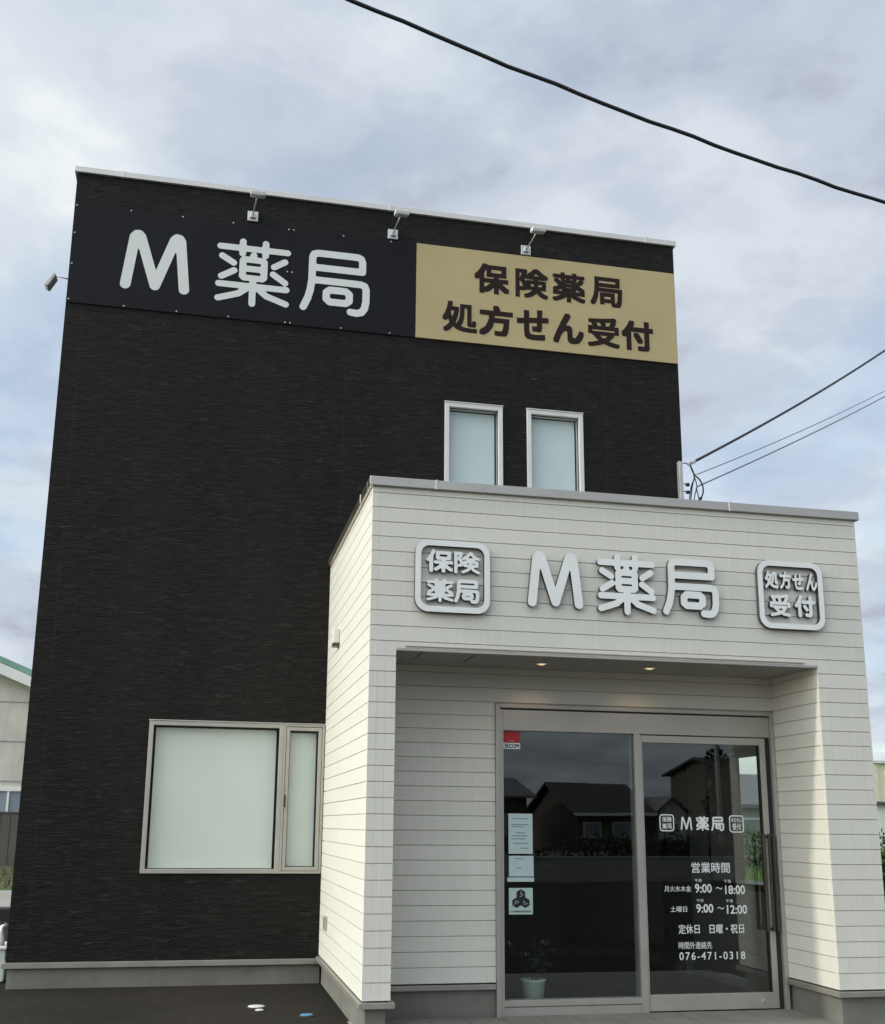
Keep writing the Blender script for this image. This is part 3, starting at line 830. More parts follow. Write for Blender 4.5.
# small fittings on the porch side wall
vh = empty('vent_hood', (PL, -.85, 3.14), 'small pale vent hood on the sunlit side wall of the porch', 'vent')
mb = MB(); mb.box(PL - .065, PL, -.99, -.83, 3.165, 3.305); mb.build('hood', 'cream_siding', vh, .012)
MB().box(PL - .055, PL, -.975, -.845, 3.14, 3.164).build('louvre', 'bronze_metal', vh)
oc = empty('outlet_cover', (PL, -.59, .56), 'small grey outdoor outlet cover low on the sunlit porch side', 'outlet')
MB().box(PL - .028, PL, -.64, -.545, .545, .67).build('cover', 'aluminium', oc, .006)
MB().box(PL - .034, PL - .0281, -.632, -.59, .56, .655).build('flap', 'flashing_metal', oc, .002)

# ------------------------------------------------------------------ sign boards on the dark wall
YS = -.014
ST, SB, SX = 7.985, 6.826, 4.812
bs = empty('sign_board', (L + .02, YS, SB), 'wide black sign board with white pharmacy letters across the top of the dark wall', 'sign')
xs = (L + .004, 3.388, SX - .002)
MB().box(xs[0], xs[1] - .0015, YS, -.003, SB, ST).build('panel', 'black_sign', bs)
MB().box(xs[1] + .0015, xs[2], YS, -.003, SB, ST).build('panel', 'black_sign', bs)
YL = YS - .003
glyph('M', 1.600, 2.322, 7.748, 7.045, YL, 7.4, 'sign_white', bs, 'letter')
glyph('薬', 2.590, 3.395, 7.790, 6.985, YL, 4.45, 'sign_white', bs)
glyph('局', 3.510, 4.285, 7.760, 6.995, YL, 5.2, 'sign_white', bs)
sm = MB().lathe((0, 0, 0), [(.010, 0), (.0085, .004), (.003, .006)], 10, axis='y')
spots = [(x, z) for x in (1.66, 2.206, 2.751, 3.362, 3.415, 3.975, 4.52) for z in (7.966, 6.842)] + [(1.098, z) for z in (7.955, 7.63, 7.27, 6.86)] + [(3.362, 7.45), (3.415, 7.45)]
sc0 = None
for x, z in spots:
    if sc0 is None:
        sc0 = sm.build('screw', 'screw_metal', bs); o = sc0
    else:
        o = sc0.copy(); COL.objects.link(o)
    o.parent = bs; o.location = Vector((x, YS - .0005, z)) - Vector(bs.location)
gs = empty('sign_board', (SX + .02, YS, SB), 'gold sign board with two lines of dark brown characters beside the black one', 'sign')
MB().box(SX + .002, R - .012, YS - .006, -.003, SB, ST).build('panel', 'gold_sign', gs)
YL = YS - .009
for ch, a, b in (('保', 5.490, 5.905), ('険', 5.980, 6.375), ('薬', 6.425, 6.830), ('局', 6.893, 7.290)):
    text(ch, a, b, 7.455, 7.830, YL, 'sign_brown', gs, 'character', .031 if ch in '薬険局' else .038)
for ch, a, b in (('処', 5.118, 5.525), ('方', 5.545, 5.945), ('せ', 5.992, 6.372), ('ん', 6.425, 6.800), ('受', 6.845, 7.240), ('付', 7.266, 7.660)):
    text(ch, a, b, 6.935, 7.312, YL, 'sign_brown', gs, 'character', .031 if ch in '処受' else .042)

# ------------------------------------------------------------------ raised letters on the porch front
ls = empty('raised_lettering', (5.2, D, 3.17), 'three large raised pale letters on the cream porch front above the door', 'sign')
LM = ['letter_face', 'letter_side']
for ch, a, b, zt, zb, rd in (('M', 5.197, 5.660, 3.660, 3.203, 7.6), ('薬', 5.786, 6.288, 3.680, 3.172, 5.2), ('局', 6.345, 6.845, 3.672, 3.182, 5.9)):
    glyph(ch, a, b, zt, zb, D - .050, rd, LM, ls, 'letter' if ch == 'M' else 'character', .036)
def badge(x0, x1, z0, z1, rows, label, rad=7.6):
    e = empty('raised_badge', (x0, D, z0), label, 'sign')
    th = .046
    curve_mesh([rrect(x0, x1, z0, z1, .105), rrect(x0 + th, x1 - th, z0 + th, z1 - th, .068)], 'frame', LM, e, .042, 0, (0, D - .050, 0))
    for ch, a, b, zt, zb in rows: glyph(ch, a, b, zt, zb, D - .044, rad if ch not in '険薬受' else rad - 1.4, LM, e, 'character', .032)
badge(4.283, 4.886, 3.120, 3.698, [('保', 4.370, 4.588, 3.622, 3.437), ('険', 4.596, 4.806, 3.618, 3.437), ('薬', 4.374, 4.592, 3.390, 3.200), ('局', 4.596, 4.802, 3.390, 3.200)],
      'rounded square badge of raised characters at the left end of the porch front')
badge(7.205, 7.805, 3.124, 3.706, [('処', 7.272, 7.396, 3.618, 3.466), ('方', 7.408, 7.518, 3.618, 3.466), ('せ', 7.528, 7.630, 3.606, 3.464), ('ん', 7.652, 7.757, 3.616, 3.463),
      ('受', 7.306, 7.496, 3.420, 3.228), ('付', 7.534, 7.727, 3.420, 3.230)], 'rounded square badge of raised characters above the right porch pillar', 8.4)

# ------------------------------------------------------------------ floodlights
def floodlight(x, z, label, group, name='floodlight'):
    e = empty(name, (x, 0, z), label, 'floodlight', group)
    pb = MB(); pb.box(x - .058, x + .058, -.022, 0, z - .062, z + .058); pb.box(x - .03, x + .03, -.045, -.0221, z - .03, z + .03)
    pb.build('wall_plate', 'galvanised_metal', e, .004)
    hx = x + .035
    MB().tube([(x, -.045, z), (x + .012, -.20, z + .012), (hx, -.385, z + .05)], .0085, 8).build('arm', 'galvanised_metal', e, smooth=True)
    M = Matrix.Translation((hx, -.385, z + .05)) @ Matrix.Rotation(R_(14), 4, 'X')
    hb = MB()
    for x0, x1, y0, y1, z0, z1 in ((-.080, .080, -.050, .060, -.026, .022), ): hb.xbox(M, x0, x1, y0, y1, z0, z1)
    ho = hb.build('lamp_head', 'lamp_metal', e, .010)
    MB().xbox(M, -.068, .068, -.040, .050, -.0300, -.0262).build('lens', 'lamp_lens', ho)
    fins = MB()
    for k in range(5): fins.xbox(M, -.06 + k * .03 - .003, -.06 + k * .03 + .003, -.04, .05, .0222, .032)
    fins.build('cooling_fin', 'lamp_metal', ho)
    return e
f1 = floodlight(2.958, 8.076, 'floodlight on the dark wall above the white letters of the black sign', 'floodlights under the roof edge')
copy_thing(f1, (4.536, 0, 8.063), 'floodlight above the seam between the black and gold signs', 'floodlights under the roof edge')
copy_thing(f1, (6.113, 0, 8.064), 'floodlight above the middle of the gold sign', 'floodlights under the roof edge')
e = empty('floodlight', (L, .55, 7.36), 'floodlight on a thin arm reaching out from the left side of the dark block', 'floodlight', 'floodlights under the roof edge')
MB().box(L - .02, L, .49, .61, 7.30, 7.42).build('wall_plate', 'galvanised_metal', e, .004)
MB().tube([(L - .02, .55, 7.36), (L - .12, .55, 7.38), (L - .23, .55, 7.40)], .009, 8).build('arm', 'galvanised_metal', e, smooth=True)
M = Matrix.Translation((L - .25, .55, 7.33)) @ Matrix.Rotation(R_(28), 4, 'Y')
ho = MB().xbox(M, -.024, .024, -.075, .075, -.10, .07).build('lamp_head', 'lamp_metal', e, .01)
MB().xbox(M, .0242, .028, -.062, .062, -.085, .055).build('lens', 'lamp_lens', ho)

# ------------------------------------------------------------------ notices on the fixed pane
YN = G - .006
def notice(name, x0, x1, z0, z1, mat, label, cat):
    return tag(MB().box(x0, x1, YN, YN + .002, z0, z1).build(name, mat, loc=(x0, YN, z0)), label, cat)
rs = empty('security_sticker', (5.232, YN, 2.139), 'red and white security sticker in the top corner of the fixed pane', 'sticker')
MB().box(5.232, 5.378, YN, YN + .002, 2.190, 2.286).build('red_field', 'red_vinyl', rs)
MB().box(5.232, 5.378, YN, YN + .002, 2.139, 2.1895).build('white_field', 'vinyl_white', rs)
text('SECOM', 5.242, 5.368, 2.147, 2.182, YN - .001, 'print_black', rs, 'lettering', .03)
text('セコム', 5.286, 5.326, 2.202, 2.212, YN - .001, 'vinyl_white', rs, 'lettering', .02)
def ruled(p, rows, x0, x1, mat='print_grey'):
    m = MB()
    for z, f0, f1 in rows: m.box(x0 + (x1 - x0) * f0, x0 + (x1 - x0) * f1, YN - .001, YN - .0002, z - .0035, z + .0035)
    m.build('printed_lines', mat, p)
n1 = notice('notice_sheet', 5.271, 5.480, 1.275, 1.602, 'paper', 'tall printed notice sheet, uppermost of the papers on the fixed pane', 'notice')
ruled(n1, [(1.560, .15, .8), (1.512, .12, .84), (1.495, .14, .62), (1.445, .3, .7), (1.42, .14, .78), (1.395, .14, .7), (1.36, .2, .8), (1.32, .5, .85)], 5.271, 5.480)
n2 = notice('notice_sheet', 5.273, 5.486, 1.092, 1.258, 'paper', 'blank looking pale notice sheet, middle of the papers on the fixed pane', 'notice')
ruled(n2, [(1.235, .2, .6), (1.16, .3, .5)], 5.273, 5.486)
n3 = notice('notice_strip', 5.258, 5.489, 1.050, 1.084, 'paper', 'narrow pale paper strip just under the middle notice sheet', 'notice')
es = notice('emblem_sticker', 5.271, 5.476, .790, 1.000, 'mint_paper', 'mint sticker with three dark hexagons, lowest on the fixed pane', 'sticker')
def hexa(cx, cz, r): return [(cx + r * math.sin(R_(60 * k)), cz + r * math.cos(R_(60 * k))) for k in range(6)]
cx0, cz0 = 5.3735, .905
for k in range(3):
    a = R_(120 * k); hx_, hz_ = cx0 + .043 * math.sin(a), cz0 + .043 * math.cos(a)
    ho = curve_mesh([hexa(hx_, hz_, .043)], 'hexagon', 'print_black', es, 0, 0, (0, YN - .001, 0))
    m = MB(); d = Vector((math.sin(a), 0, math.cos(a))); n_ = Vector((d.z, 0, -d.x)); c = Vector((hx_, YN - .002, hz_))
    m.tube([c + d * .026, c - d * .002 + n_ * .0, c - d * .016 + n_ * .006, c - d * .016 - n_ * .010], .0026, 5)
    m.tube([c + n_ * .014 + d * .012, c + n_ * .016 - d * .010], .002, 5)
    m.build('mark', 'mint_paper', ho)
text('日本薬剤師会会員', 5.288, 5.460, .806, .822, YN - .001, 'print_black', es, 'lettering', .02)

# pot with a leafy plant just inside the glass
pt = empty('flower_pot', (5.565, -1.76, .02), 'pale flower pot standing inside behind the fixed pane', 'flower pot')
MB().lathe((5.565, -1.76, .02), [(.072, .0), (.078, .01), (.100, .205), (.106, .212), (.106, .225), (.094, .225), (.090, .19)], 28).build('pot', 'pot_glaze', pt, smooth=True)
MB().lathe((5.565, -1.76, .02), [(.092, .188), (.05, .194), (.004, .196)], 20).build('soil', 'soil', pt)
def leaf_quad(mb, p, size, aspect=.5, mi=0, upright=.0):
    d = Vector((random.gauss(0, 1), random.gauss(0, 1), random.gauss(0, .7) + upright)).normalized()
    n = d.cross(Vector((random.gauss(0, 1), random.gauss(0, 1), random.gauss(0, 1)))).normalized()
    w = d.cross(n) * 0 + n
    a = p; b = p + d * size * .5 + w * size * aspect * .5; c = p + d * size; e = p + d * size * .5 - w * size * aspect * .5
    k = len(mb.v); mb.v += [tuple(a), tuple(b), tuple(c), tuple(e)]; mb.f.append((k, k + 1, k + 2, k + 3)); mb.mi.append(mi)
pl = empty('potted_plant', (5.565, -1.76, .21), 'dark leafy plant with pale blooms growing in the flower pot inside', 'plant')
fo, stm, fl_ = MB(), MB(), MB()
for k in range(9):
    a = random.uniform(0, 6.28); r = random.uniform(.05, .2); h = random.uniform(.15, .40)
    p0 = Vector((5.565 + .03 * math.cos(a), -1.76 + .03 * math.sin(a), .21)); p2 = p0 + Vector((r * math.cos(a) * 1.2, r * math.sin(a) * .6, h)); p1 = (p0 + p2) / 2 + Vector((0, 0, .06))
    stm.tube([p0, p1, p2], .003, 5)
    for q in range(12):
        t_ = random.uniform(.25, 1); p = p0.lerp(p1, t_ * 2) if t_ < .5 else p1.lerp(p2, t_ * 2 - 1)
        leaf_quad(fo, p, random.uniform(.05, .1), .5)
    if k % 3 == 0:
        for q in range(6): leaf_quad(fl_, p2, .035, .7)
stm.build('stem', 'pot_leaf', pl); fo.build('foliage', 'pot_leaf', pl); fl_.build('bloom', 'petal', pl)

# caps in the asphalt
def cap(x, y, r, mat, label, name='inspection_cap'):
    e = empty(name, (x, y, 0), label, 'cap', None)
    MB().lathe((x, y, .001), [(r * 1.28, 0), (r * 1.24, .006), (r * 1.02, .007)], 28).build('ring', 'cap_ring', e, smooth=False)
    MB().lathe((x, y, .0085), [(r, 0), (r * .97, .005), (r * .6, .008), (r * .1, .009)], 28).build('lid', mat, e, smooth=True)
cap(3.29, -1.31, .070, 'cap_white', 'larger white round cap set in the asphalt beside the porch')
cap(3.305, -1.50, .036, 'cap_white', 'small white round cap just in front of the larger white one')
cap(3.665, -1.785, .052, 'cap_blue', 'blue round cap set in the asphalt nearest the porch wall')

# ------------------------------------------------------------------ service mast and wires at the right edge
ma = empty('service_mast', (7.95, -.04, 4.2), 'galvanised service mast fixed to the right edge of the dark wall', 'mast')
m = MB(); m.box(7.905, 7.943, -.065, -.012, 3.9, 5.60); m.box(7.897, 7.905, -.07, -.005, 3.9, 5.602)
m.build('post', 'galvanised_metal', ma, .003)
m = MB(); m.tube([(7.92, -.045, 5.585), (8.0, -.045, 5.59), (8.035, -.045, 5.56)], .009, 6); m.tube([(8.03, -.045, 5.572), (8.12, -.025, 5.628)], .017, 7); m.build('hook', 'galvanised_metal', ma)
m = MB()
for z in (5.33, 5.24): m.lathe((8.0, -.05, z), [(.0, -.02), (.022, -.018), (.026, .0), (.018, .015), (.0, .018)], 12)
for z in (5.335, 5.245): m.tube([(7.943, -.05, z), (8.0, -.05, z)], .006, 6)
m.build('insulator', 'black_rubber', ma)
POLE_TOP = Vector((18.17, 6.25, 12.86))
def wire(a, b, sag, r, n=40):
    a, b = Vector(a), Vector(b)
    return [a.lerp(b, t / n) - Vector((0, 0, 4 * sag * (t / n) * (1 - t / n))) for t in range(n + 1)], r
def cable(name, pts, r, mat, label, cat='cable', n=7):
    mb = MB().tube(pts, r, n); o = mb.build(name, mat, None, 0, True, loc=pts[0])
    return tag(o, label, cat)
p, r = wire((8.045, -.045, 5.585), POLE_TOP, .22, .014)
cable('service_cable', p, .0165, 'cable_black', 'thickest black service cable from the mast up to the right')
p, r = wire((8.12, -.05, 5.46), POLE_TOP + Vector((0, 0, -1.25)), .18, .006)
cable('telephone_wire', p, .0058, 'cable_grey', 'thin grey wire just under the thick service cable')
p, r = wire((8.15, -.05, 5.33), POLE_TOP + Vector((.1, 0, -1.3)), .14, .008)
cable('telephone_wire', p, .0085, 'cable_grey', 'lowest thin wire from the mast up to the right')
def drop(pts, r=.009): return [Vector(q) for q in pts], r
dm = MB()
for pts, r in (([(8.045, -.045, 5.57), (8.07, -.05, 5.49), (8.11, -.05, 5.435), (8.155, -.05, 5.395), (8.187, -.05, 5.32), (8.185, -.05, 5.24), (8.155, -.05, 5.17), (8.12, -.05, 5.10)], .0085),
               ([(8.045, -.045, 5.57), (8.078, -.05, 5.48), (8.085, -.05, 5.41), (8.065, -.05, 5.35), (8.045, -.05, 5.25), (8.02, -.05, 5.0), (8.0, -.05, 4.2)], .008),
               ([(8.085, -.06, 5.42), (8.108, -.06, 5.33), (8.10, -.06, 5.28), (8.07, -.06, 5.16), (8.05, -.06, 4.9), (8.04, -.06, 4.3)], .006),
               ([(8.15, -.06, 5.33), (8.105, -.06, 5.29), (8.12, -.06, 5.2), (8.15, -.06, 5.0), (8.15, -.06, 4.3)], .006),
               ([(8.06, -.05, 5.36), (8.04, -.05, 5.30), (8.02, -.05, 5.2), (7.99, -.05, 5.0), (7.98, -.05, 4.5)], .005)):
    s_ = []
    for i in range(len(pts) - 1):
        p0, p1, p2, p3 = (Vector(pts[max(0, min(len(pts) - 1, i + k))]) for k in (-1, 0, 1, 2))
        for t in range(5):
            u = t / 5; s_.append(.5 * (2 * p1 + (p2 - p0) * u + (2 * p0 - 5 * p1 + 4 * p2 - p3) * u * u + (3 * p1 - p0 - 3 * p2 + p3) * u ** 3))
    s_.append(Vector(pts[-1])); dm.tube(s_, r, 6)
do = tag(dm.build('looped_wires', 'cable_black', None, 0, True, loc=(8.1, -.05, 4.2)), 'black wires looping down from the mast hook beside the dark wall', 'wires')
MB().tube([(8.160, -.05, 5.185), (8.125, -.05, 5.13)], .017, 8).build('connector', 'black_rubber', do)

# cable crossing high over the forecourt, strung between two poles
CA, CB = Vector((-9, -6.5, 0)), Vector((27.4, .444, 0))
cd_ = (CB - CA).normalized()
pts = []
for q in np.linspace(0, 37.05, 170):
    h_ = 7.487 - .134 * (q - 12.74) + .0116 * (q - 12.74) ** 2
    pts.append(CA + cd_ * q + Vector((0, 0, h_ + .006 * math.sin(q * 5.3) + .004 * math.sin(q * 9.7))))
cable('overhead_cable', pts, .0165, 'cable_black', 'thick black cable crossing the sky high in front of the pharmacy')
def pole(x, y, h, label):
    e = empty('utility_pole', (x, y, 0), label, 'utility pole', 'utility poles')
    MB().tube([(x, y, -.1), (x, y, h)], [.17, .11], 14).build('pole', 'pole_concrete', e, smooth=True)
    m = MB(); m.box(x - .9, x + .9, y - .05, y + .05, h - .7, h - .6); m.box(x - .7, x + .7, y - .05, y + .05, h - 1.5, h - 1.41)
    m.build('crossarm', 'galvanised_metal', e)
    m = MB()
    for q in (-.8, -.3, .3, .8): m.lathe((x + q, y, h - .6), [(.03, 0), (.045, .05), (.02, .12)], 8)
    m.build('insulator', 'pale_render', e)
pole(-9, -6.68, 11.8, 'concrete utility pole left of the car park holding the high cable')
pole(27.4, .27, 11.8, 'concrete utility pole far right holding the high cable')
pole(18.17, 6.45, 13.7, 'concrete utility pole in the meadow holding the service cable')

# ------------------------------------------------------------------ behind the left corner
ub = empty('gas_meter_unit', (.82, .75, 0), 'pale low cabinet with pipe and black meter beside the left wall', 'meter')
MB().box(.60, 1.0, .46, .95, .004, .30).build('cabinet', 'unit_white', ub, .015)
MB().box(.58, 1.02, .44, .97, .301, .325).build('lid', 'white_trim', ub, .006)
m = MB(); m.tube([(.93, .6, .32), (.93, .6, .50), (1.04, .6, .55)], .03, 10); m.tube([(.80, .6, .32), (.86, .6, .52), (.93, .6, .52)], .02, 10); m.build('pipe', 'galvanised_metal', ub, smooth=True)
MB().box(.885, 1.045, .50, .70, .555, .675).build('meter', 'black_rubber', ub, .01)

# warehouse with a green roof beyond the yard, brown wall and grass in front of it
wh = empty('warehouse', (-14, 32, 0), 'concrete panelled warehouse with a green roof behind the left of the pharmacy', 'warehouse')
gx, gz, ex, ez = -12.0, 10.6, 6.0, 3.6
def roofz(x): return 7.34 - (x + 4.95) * .41 if x > gx else 7.34 - (gx + 4.95) * .41 - (gx - x) * .41
wv = MB()
wx0, wx1 = gx - 14, 3.2
prof = [(wx0, 0), (wx1, 0), (wx1, roofz(wx1) - .2), (gx, roofz(gx) - .2), (wx0, roofz(wx0) - .2)]
k = len(wv.v); wv.v += [(x, 32, z) for x, z in prof] + [(x, 58, z) for x, z in prof]
n_ = len(prof); wv.f += [tuple(range(n_)), tuple(reversed(range(n_, 2 * n_)))] + [(i, i + n_, (i + 1) % n_ + n_, (i + 1) % n_) for i in range(n_)]
wv.mi += [0] * len(wv.f); wv.build('wall', 'warehouse_panel', wh)
jm = MB()
for z in (2.95, 4.42, 5.89): 
    xe = min(wx1, -4.95 + (7.1 - z) / .41) - .05; jm.box(wx0 + 14, xe, 31.975, 32.05, z - .02, z + .02)
jm.build('panel_joint', 'grey_wall', wh)
rf = MB()
for xa, xb in ((gx, wx1 + .6), (wx0 - .6, gx)):
    za, zb = roofz(xa), roofz(xb)
    for q in range(2):
        pass
    a = [(xa, 31.4, za), (xb, 31.4, zb), (xb, 58.5, zb), (xa, 58.5, za)]
    k = len(rf.v); rf.v += a + [(p[0], p[1], p[2] + .16) for p in a]
    rf.f += [(k + 3, k + 2, k + 1, k), (k + 4, k + 5, k + 6, k + 7), (k, k + 1, k + 5, k + 4), (k + 1, k + 2, k + 6, k + 5), (k + 2, k + 3, k + 7, k + 6), (k + 3, k, k + 4, k + 7)]; rf.mi += [0] * 6
ro = rf.build('roof', 'green_roof', wh)
rb = MB()
for i in range(60):
    y = 31.6 + i * .45; xa, xb = gx, wx1 + .6
    rb.quad((xa, y - .04, roofz(xa) + .24), (xb, y - .04, roofz(xb) + .24), (xb, y + .04, roofz(xb) + .24), (xa, y + .04, roofz(xa) + .24))
    rb.quad((xa, y - .04, roofz(xa) + .16), (xb, y - .04, roofz(xb) + .16), (xb, y - .04, roofz(xb) + .24), (xa, y - .04, roofz(xa) + .24))
rb.build('standing_seam', 'green_roof', ro)
fa = MB()
for xa, xb in ((gx, wx1 + .6), (wx0 - .6, gx)):
    za, zb = roofz(xa), roofz(xb)
    k = len(fa.v); fa.v += [(xa, 31.38, za - .42), (xb, 31.38, zb - .42), (xb, 31.38, zb - .02), (xa, 31.38, za - .02), (xa, 31.5, za - .42), (xb, 31.5, zb - .42), (xb, 31.5, zb - .02), (xa, 31.5, za - .02)]
    fa.f += [(k, k + 1, k + 2, k + 3), (k, k + 4, k + 5, k + 1), (k + 3, k + 2, k + 6, k + 7)]; fa.mi += [0] * 3
fa.build('fascia', 'white_trim', wh)
wo_ = MB(); frame_box(wo_, -9.5, -1.2, 1.55, 2.74, .16, 31.9, 32.0)
for x in (-8.1, -6.7, -5.3, -4.2, -2.7): wo_.box(x - .04, x + .04, 31.91, 32.0, 1.72, 2.57)
w_ = wo_.build('window', 'white_trim', wh)
MB().box(-9.34, -1.36, 31.97, 31.99, 1.71, 2.58).build('pane', 'far_glass', w_)
bw = empty('site_wall', (-12, 27, 0), 'brown metal panel wall along the grass in front of the warehouse', 'wall')
m = MB(); m.box(-24, 1.5, 27, 27.08, -.05, 1.76)
for i in range(85): m.box(-24 + i * .3, -24 + i * .3 + .03, 26.975, 27.0, .02, 1.74)
m.build('panel', 'brown_panel', bw)
MB().box(-24, 1.5, 26.95, 27.12, 1.761, 1.80).build('cap_rail', 'brown_panel', bw)
def tufts(name, region, n, h, mat, kind='stuff'):
    mb = MB(); x0, x1, y0, y1 = region
    for i in range(n):
        x, y = random.uniform(x0, x1), random.uniform(y0, y1); hh = h * random.uniform(.4, 1.2); a = random.uniform(0, 6.28); w = .012 + hh * .03
        lx, ly = random.gauss(0, .25) * hh, random.gauss(0, .25) * hh
        k = len(mb.v); dx, dy = w * math.cos(a), w * math.sin(a)
        mb.v += [(x - dx, y - dy, 0), (x + dx, y + dy, 0), (x + lx, y + ly, hh)]; mb.f.append((k, k + 1, k + 2)); mb.mi.append(0)
    return tag(mb.build(name, mat), {'grass_tufts': 'rough grass growing at the foot of the brown wall', 'meadow_grass': 'tall green grass in the meadow right of the pharmacy'}[name], 'grass', None, kind)
tufts('grass_tufts', (-8, 0, 15.6, 26.8), 9000, .16, 'dry_grass')
tufts('meadow_grass', (9.2, 22, -2.5, 20), 26000, .42, 'shrub_leaf')

# ------------------------------------------------------------------ right of the pharmacy
cs = empty('cream_shed', (22.3, 18, 0), 'cream ribbed shed beyond the meadow right of the pharmacy', 'shed')
m = MB(); m.box(22.2, 36, 18, 20.6, 2.30, 3.42)
for i in range(38): m.box(22.25 + i * .36, 22.25 + i * .36 + .12, 17.95, 18, 2.31, 3.40)
m.build('upper_wall', 'cream_panel', cs)
MB().box(22.25, 35.9, 18.05, 20.55, 0, 2.22).build('lower_wall', 'pale_render', cs)
MB().box(22.1, 36.1, 17.9, 20.7, 2.221, 2.299).build('ledge', 'brown_panel', cs)
MB().box(22.1, 36.1, 17.9, 20.7, 3.421, 3.50).build('roof', 'white_trim', cs)
gh = empty('grey_house', (27, 30, 0), 'grey tiled house seen through the entrance door and side window', 'house')
def house(e, x0, x1, y0, y1, hw, hr, wall, roof, ridge='x', over=.5, name_wall='wall'):
    MB().box(x0, x1, y0, y1, 0, hw).build('wall', wall, e)
    r = MB(); X0_, X1_, Y0_, Y1_ = x0 - over, x1 + over, y0 - over, y1 + over
    if ridge == 'x':
        ym = (y0 + y1) / 2; pr = [(Y0_, hw - .12), (ym, hr), (Y1_, hw - .12)]
        top = [[(X0_, y, z + .14) for y, z in pr], [(X1_, y, z + .14) for y, z in pr]]; bot = [[(X0_, y, z) for y, z in pr], [(X1_, y, z) for y, z in pr]]
    else:
        xm = (x0 + x1) / 2; pr = [(X0_, hw - .12), (xm, hr), (X1_, hw - .12)]
        top = [[(x, Y0_, z + .14) for x, z in pr], [(x, Y1_, z + .14) for x, z in pr]]; bot = [[(x, Y0_, z) for x, z in pr], [(x, Y1_, z) for x, z in pr]]
    for i in range(2):
        r.quad(top[0][i], top[1][i], top[1][i + 1], top[0][i + 1]); r.quad(bot[0][i + 1], bot[1][i + 1], bot[1][i], bot[0][i])
        r.quad(top[0][i], top[0][i + 1], bot[0][i + 1], bot[0][i]); r.quad(top[1][i + 1], top[1][i], bot[1][i], bot[1][i + 1])
    for i in (0, 2): r.quad(top[0][i], bot[0][i], bot[1][i], top[1][i])
    r.build('roof', roof, e)
    g = MB()
    if ridge == 'x':
        for x in (x0, x1): g.quad((x, y0, hw), (x, y1, hw), (x, (y0 + y1) / 2, hr), (x, (y0 + y1) / 2, hr))
    else:
        for y in (y0, y1): g.quad((x0, y, hw), (x1, y, hw), ((x0 + x1) / 2, y, hr), ((x0 + x1) / 2, y, hr))
    g.build('gable', wall, e)
def house_window(e, x, y, z, w, h, s):
    f = MB(); frame_box(f, x - w / 2, x + w / 2, z, z + h, .07, y - .05 if s < 0 else y + .001, y - .001 if s < 0 else y + .05)
    o = f.build('window', 'white_trim', e)
    MB().box(x - w / 2 + .07, x + w / 2 - .07, y - .03 if s < 0 else y + .002, y - .002 if s < 0 else y + .03, z + .07, z + h - .07).build('pane', 'far_glass', o)
house(gh, 22, 34, 29, 38, 2.4, 3.7, 'grey_wall', 'grey_tile_roof', 'x')
for x in (24, 28, 32): house_window(gh, x, 29, .8, 1.6, 1.1, -1)

def foliage(name, c, rad, n, size, mat, label, cat, group=None, trunk=None, lumps=9, kind=None):
    e = empty(name, (c[0], c[1], 0), label, cat, group)
    cl = [(Vector((random.gauss(0, .5), random.gauss(0, .5), random.uniform(-.75, .75))), random.uniform(.3, .6)) for _ in range(lumps)]
    mb = MB()
    for i in range(n):
        q, rr = random.choice(cl)
        d = Vector((random.gauss(0, 1), random.gauss(0, 1), random.gauss(0, 1))).normalized() * rr * random.uniform(.55, 1.05)
        p = q + d
        p = Vector((c[0] + p.x * rad[0], c[1] + p.y * rad[1], max(.03, c[2] + p.z * rad[2])))
        leaf_quad(mb, p, size * random.uniform(.6, 1.3), .55, upright=.3)
    mb.build('crown' if trunk else 'foliage', mat, e)
    st = MB()
    if trunk:
        st.tube([(c[0], c[1], -.05), (c[0] + .05, c[1], c[2] * .5), (c[0], c[1], c[2])], [trunk, trunk * .75, trunk * .4], 9)
        for k in range(5):
            a = k * 1.26; st.tube([(c[0], c[1], c[2] * .6), (c[0] + rad[0] * .5 * math.cos(a), c[1] + rad[1] * .5 * math.sin(a), c[2] + rad[2] * .3)], [trunk * .4, trunk * .1], 6)
        st.build('trunk', 'bark', e)
    else:
        for k in range(7):
            a = random.uniform(0, 6.28); st.tube([(c[0] + .05 * math.cos(a), c[1] + .05 * math.sin(a), -.03), (c[0] + rad[0] * .4 * math.cos(a), c[1] + rad[1] * .4 * math.sin(a), c[2] + .3 * rad[2])], [.015, .005], 5)
        st.build('stem', 'bark', e)
    return e
foliage('leafy_shrub', (13.35, 5.2, .72), (.95, .95, .72), 3200, .11, 'shrub_leaf', 'bright green shrub at the right edge beyond the porch', 'shrub')
foliage('leafy_shrub', (15.2, 6.6, .6), (1.0, .9, .6), 2600, .11, 'shrub_leaf', 'lower green shrub further right past the first shrub', 'shrub')
foliage('clipped_hedge', (20.2, 21.5, .75), (2.6, .8, .85), 5200, .16, 'hedge_leaf', 'dark green hedge across the meadow in front of the grey house', 'hedge', lumps=16)

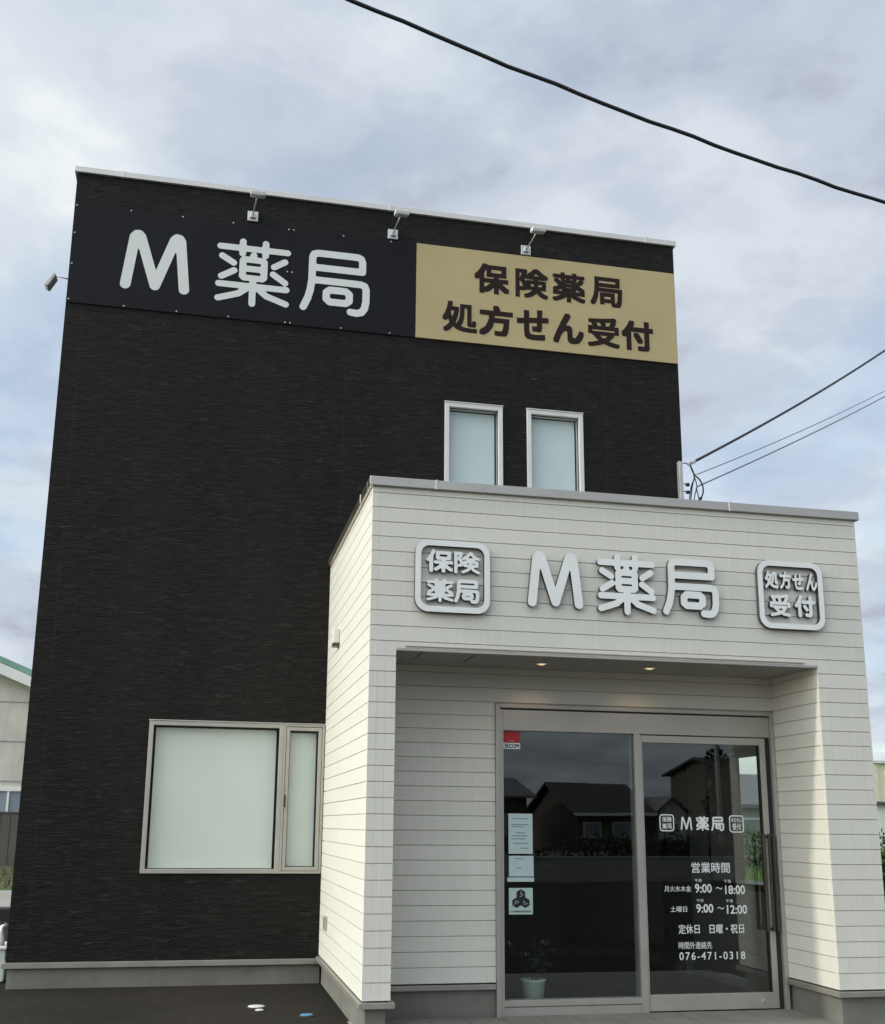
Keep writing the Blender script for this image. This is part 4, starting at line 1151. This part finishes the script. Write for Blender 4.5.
# ------------------------------------------------------------------ across the road (mirrored in the entrance glass, except the added row to the left)
h1 = empty('dark_roofed_house', (28, -62, 0), 'low brown house with a dark tiled roof across the road', 'house')
house(h1, 26.4, 31.2, -70, -60, 2.3, 4.3, 'house_wall_brown', 'dark_tile_roof', 'x', .5)
MB().box(26.0, 31.6, -59.6, -59.3, 2.2, 2.38).build('gutter', 'white_trim', h1)
for x in (27.4, 29.4): house_window(h1, x, -60, .8, 1.2, 1.0, 1)
h2 = empty('white_gabled_shed', (32, -62, 0), 'small white shed with its gable end to the road', 'shed')
house(h2, 32.0, 33.8, -66, -60, 2.5, 3.35, 'house_wall_white', 'grey_tile_roof', 'y', .3)
house_window(h2, 32.9, -60, .9, .9, .9, 1)
h3 = empty('brown_house', (20, -60, 0), 'two storey brown house across the road', 'house')
house(h3, 15.5, 22.8, -68, -59, 3.3, 4.5, 'house_wall_brown', 'grey_tile_roof', 'x')
for x in (17.0, 19.2, 21.4): house_window(h3, x, -59, 1.0, 1.4, 1.2, 1)
h4 = empty('balconied_house', (37, -60, 0), 'tall dark balconied house across the road', 'house')
house(h4, 37.4, 45, -70, -60, 5.4, 6.3, 'house_wall_brown', 'dark_tile_roof', 'x')
for x in (38.8, 41.5):
    for z in (1.0, 3.7): house_window(h4, x, -60, z, 1.3, 1.3, 1)
MB().box(37.8, 43, -59.9, -58.9, 2.9, 3.5).build('balcony', 'house_wall_white', h4)
foliage('broadleaf_tree', (35.2, -57, 4.2), (1.1, 1.1, 2.6), 2200, .4, 'dark_leaf', 'broad dark tree beside the white gabled shed', 'tree', None, .2)
for i, (xa, xb, ya, hw, hr, wl_m, rf_m, lab) in enumerate(((-44, -30, -46, 5.8, 8.6, 'house_wall_white', 'dark_tile_roof', 'unseen white two storey house added far to the left to block low sky'),
        (-25, -11, -42, 5.6, 8.4, 'grey_wall', 'grey_tile_roof', 'unseen grey two storey house added left of centre to block low sky'), (-7, 6, -40, 5.6, 8.2, 'pale_render', 'dark_tile_roof', 'unseen pale two storey house added straight across to block low sky'))):
    hh = empty('sky_blocker_house', ((xa + xb) / 2, ya, 0), lab, 'house', 'unseen houses added to block low sky')  # added out of view to block low sky and darken the porch recess
    house(hh, xa, xb, ya - 9, ya, hw, hr, wl_m, rf_m, 'x', .6)
    for x in (xa + 2.5, (xa + xb) / 2, xb - 2.5):
        for z in (.9, 3.6): house_window(hh, x, ya, z, 1.7, 1.3, 1)
bwl = empty('block_wall', (10, -24, 0), 'low grey concrete block wall along the far side of the road', 'wall')
MB().box(8, 21.0, -24.15, -24, 0, .6).build('blocks', 'pole_concrete', bwl)
MB().box(7.97, 21.03, -24.18, -23.97, .601, .65).build('coping', 'grey_wall', bwl)
foliage('roadside_hedge', (24.5, -40, .5), (7.0, .6, .7), 5200, .2, 'dark_leaf', 'long low hedge along the far side of the road', 'hedge', lumps=26)
pole(31.3, -50, 9.5, 'concrete utility pole between the dark roofed house and the white shed')
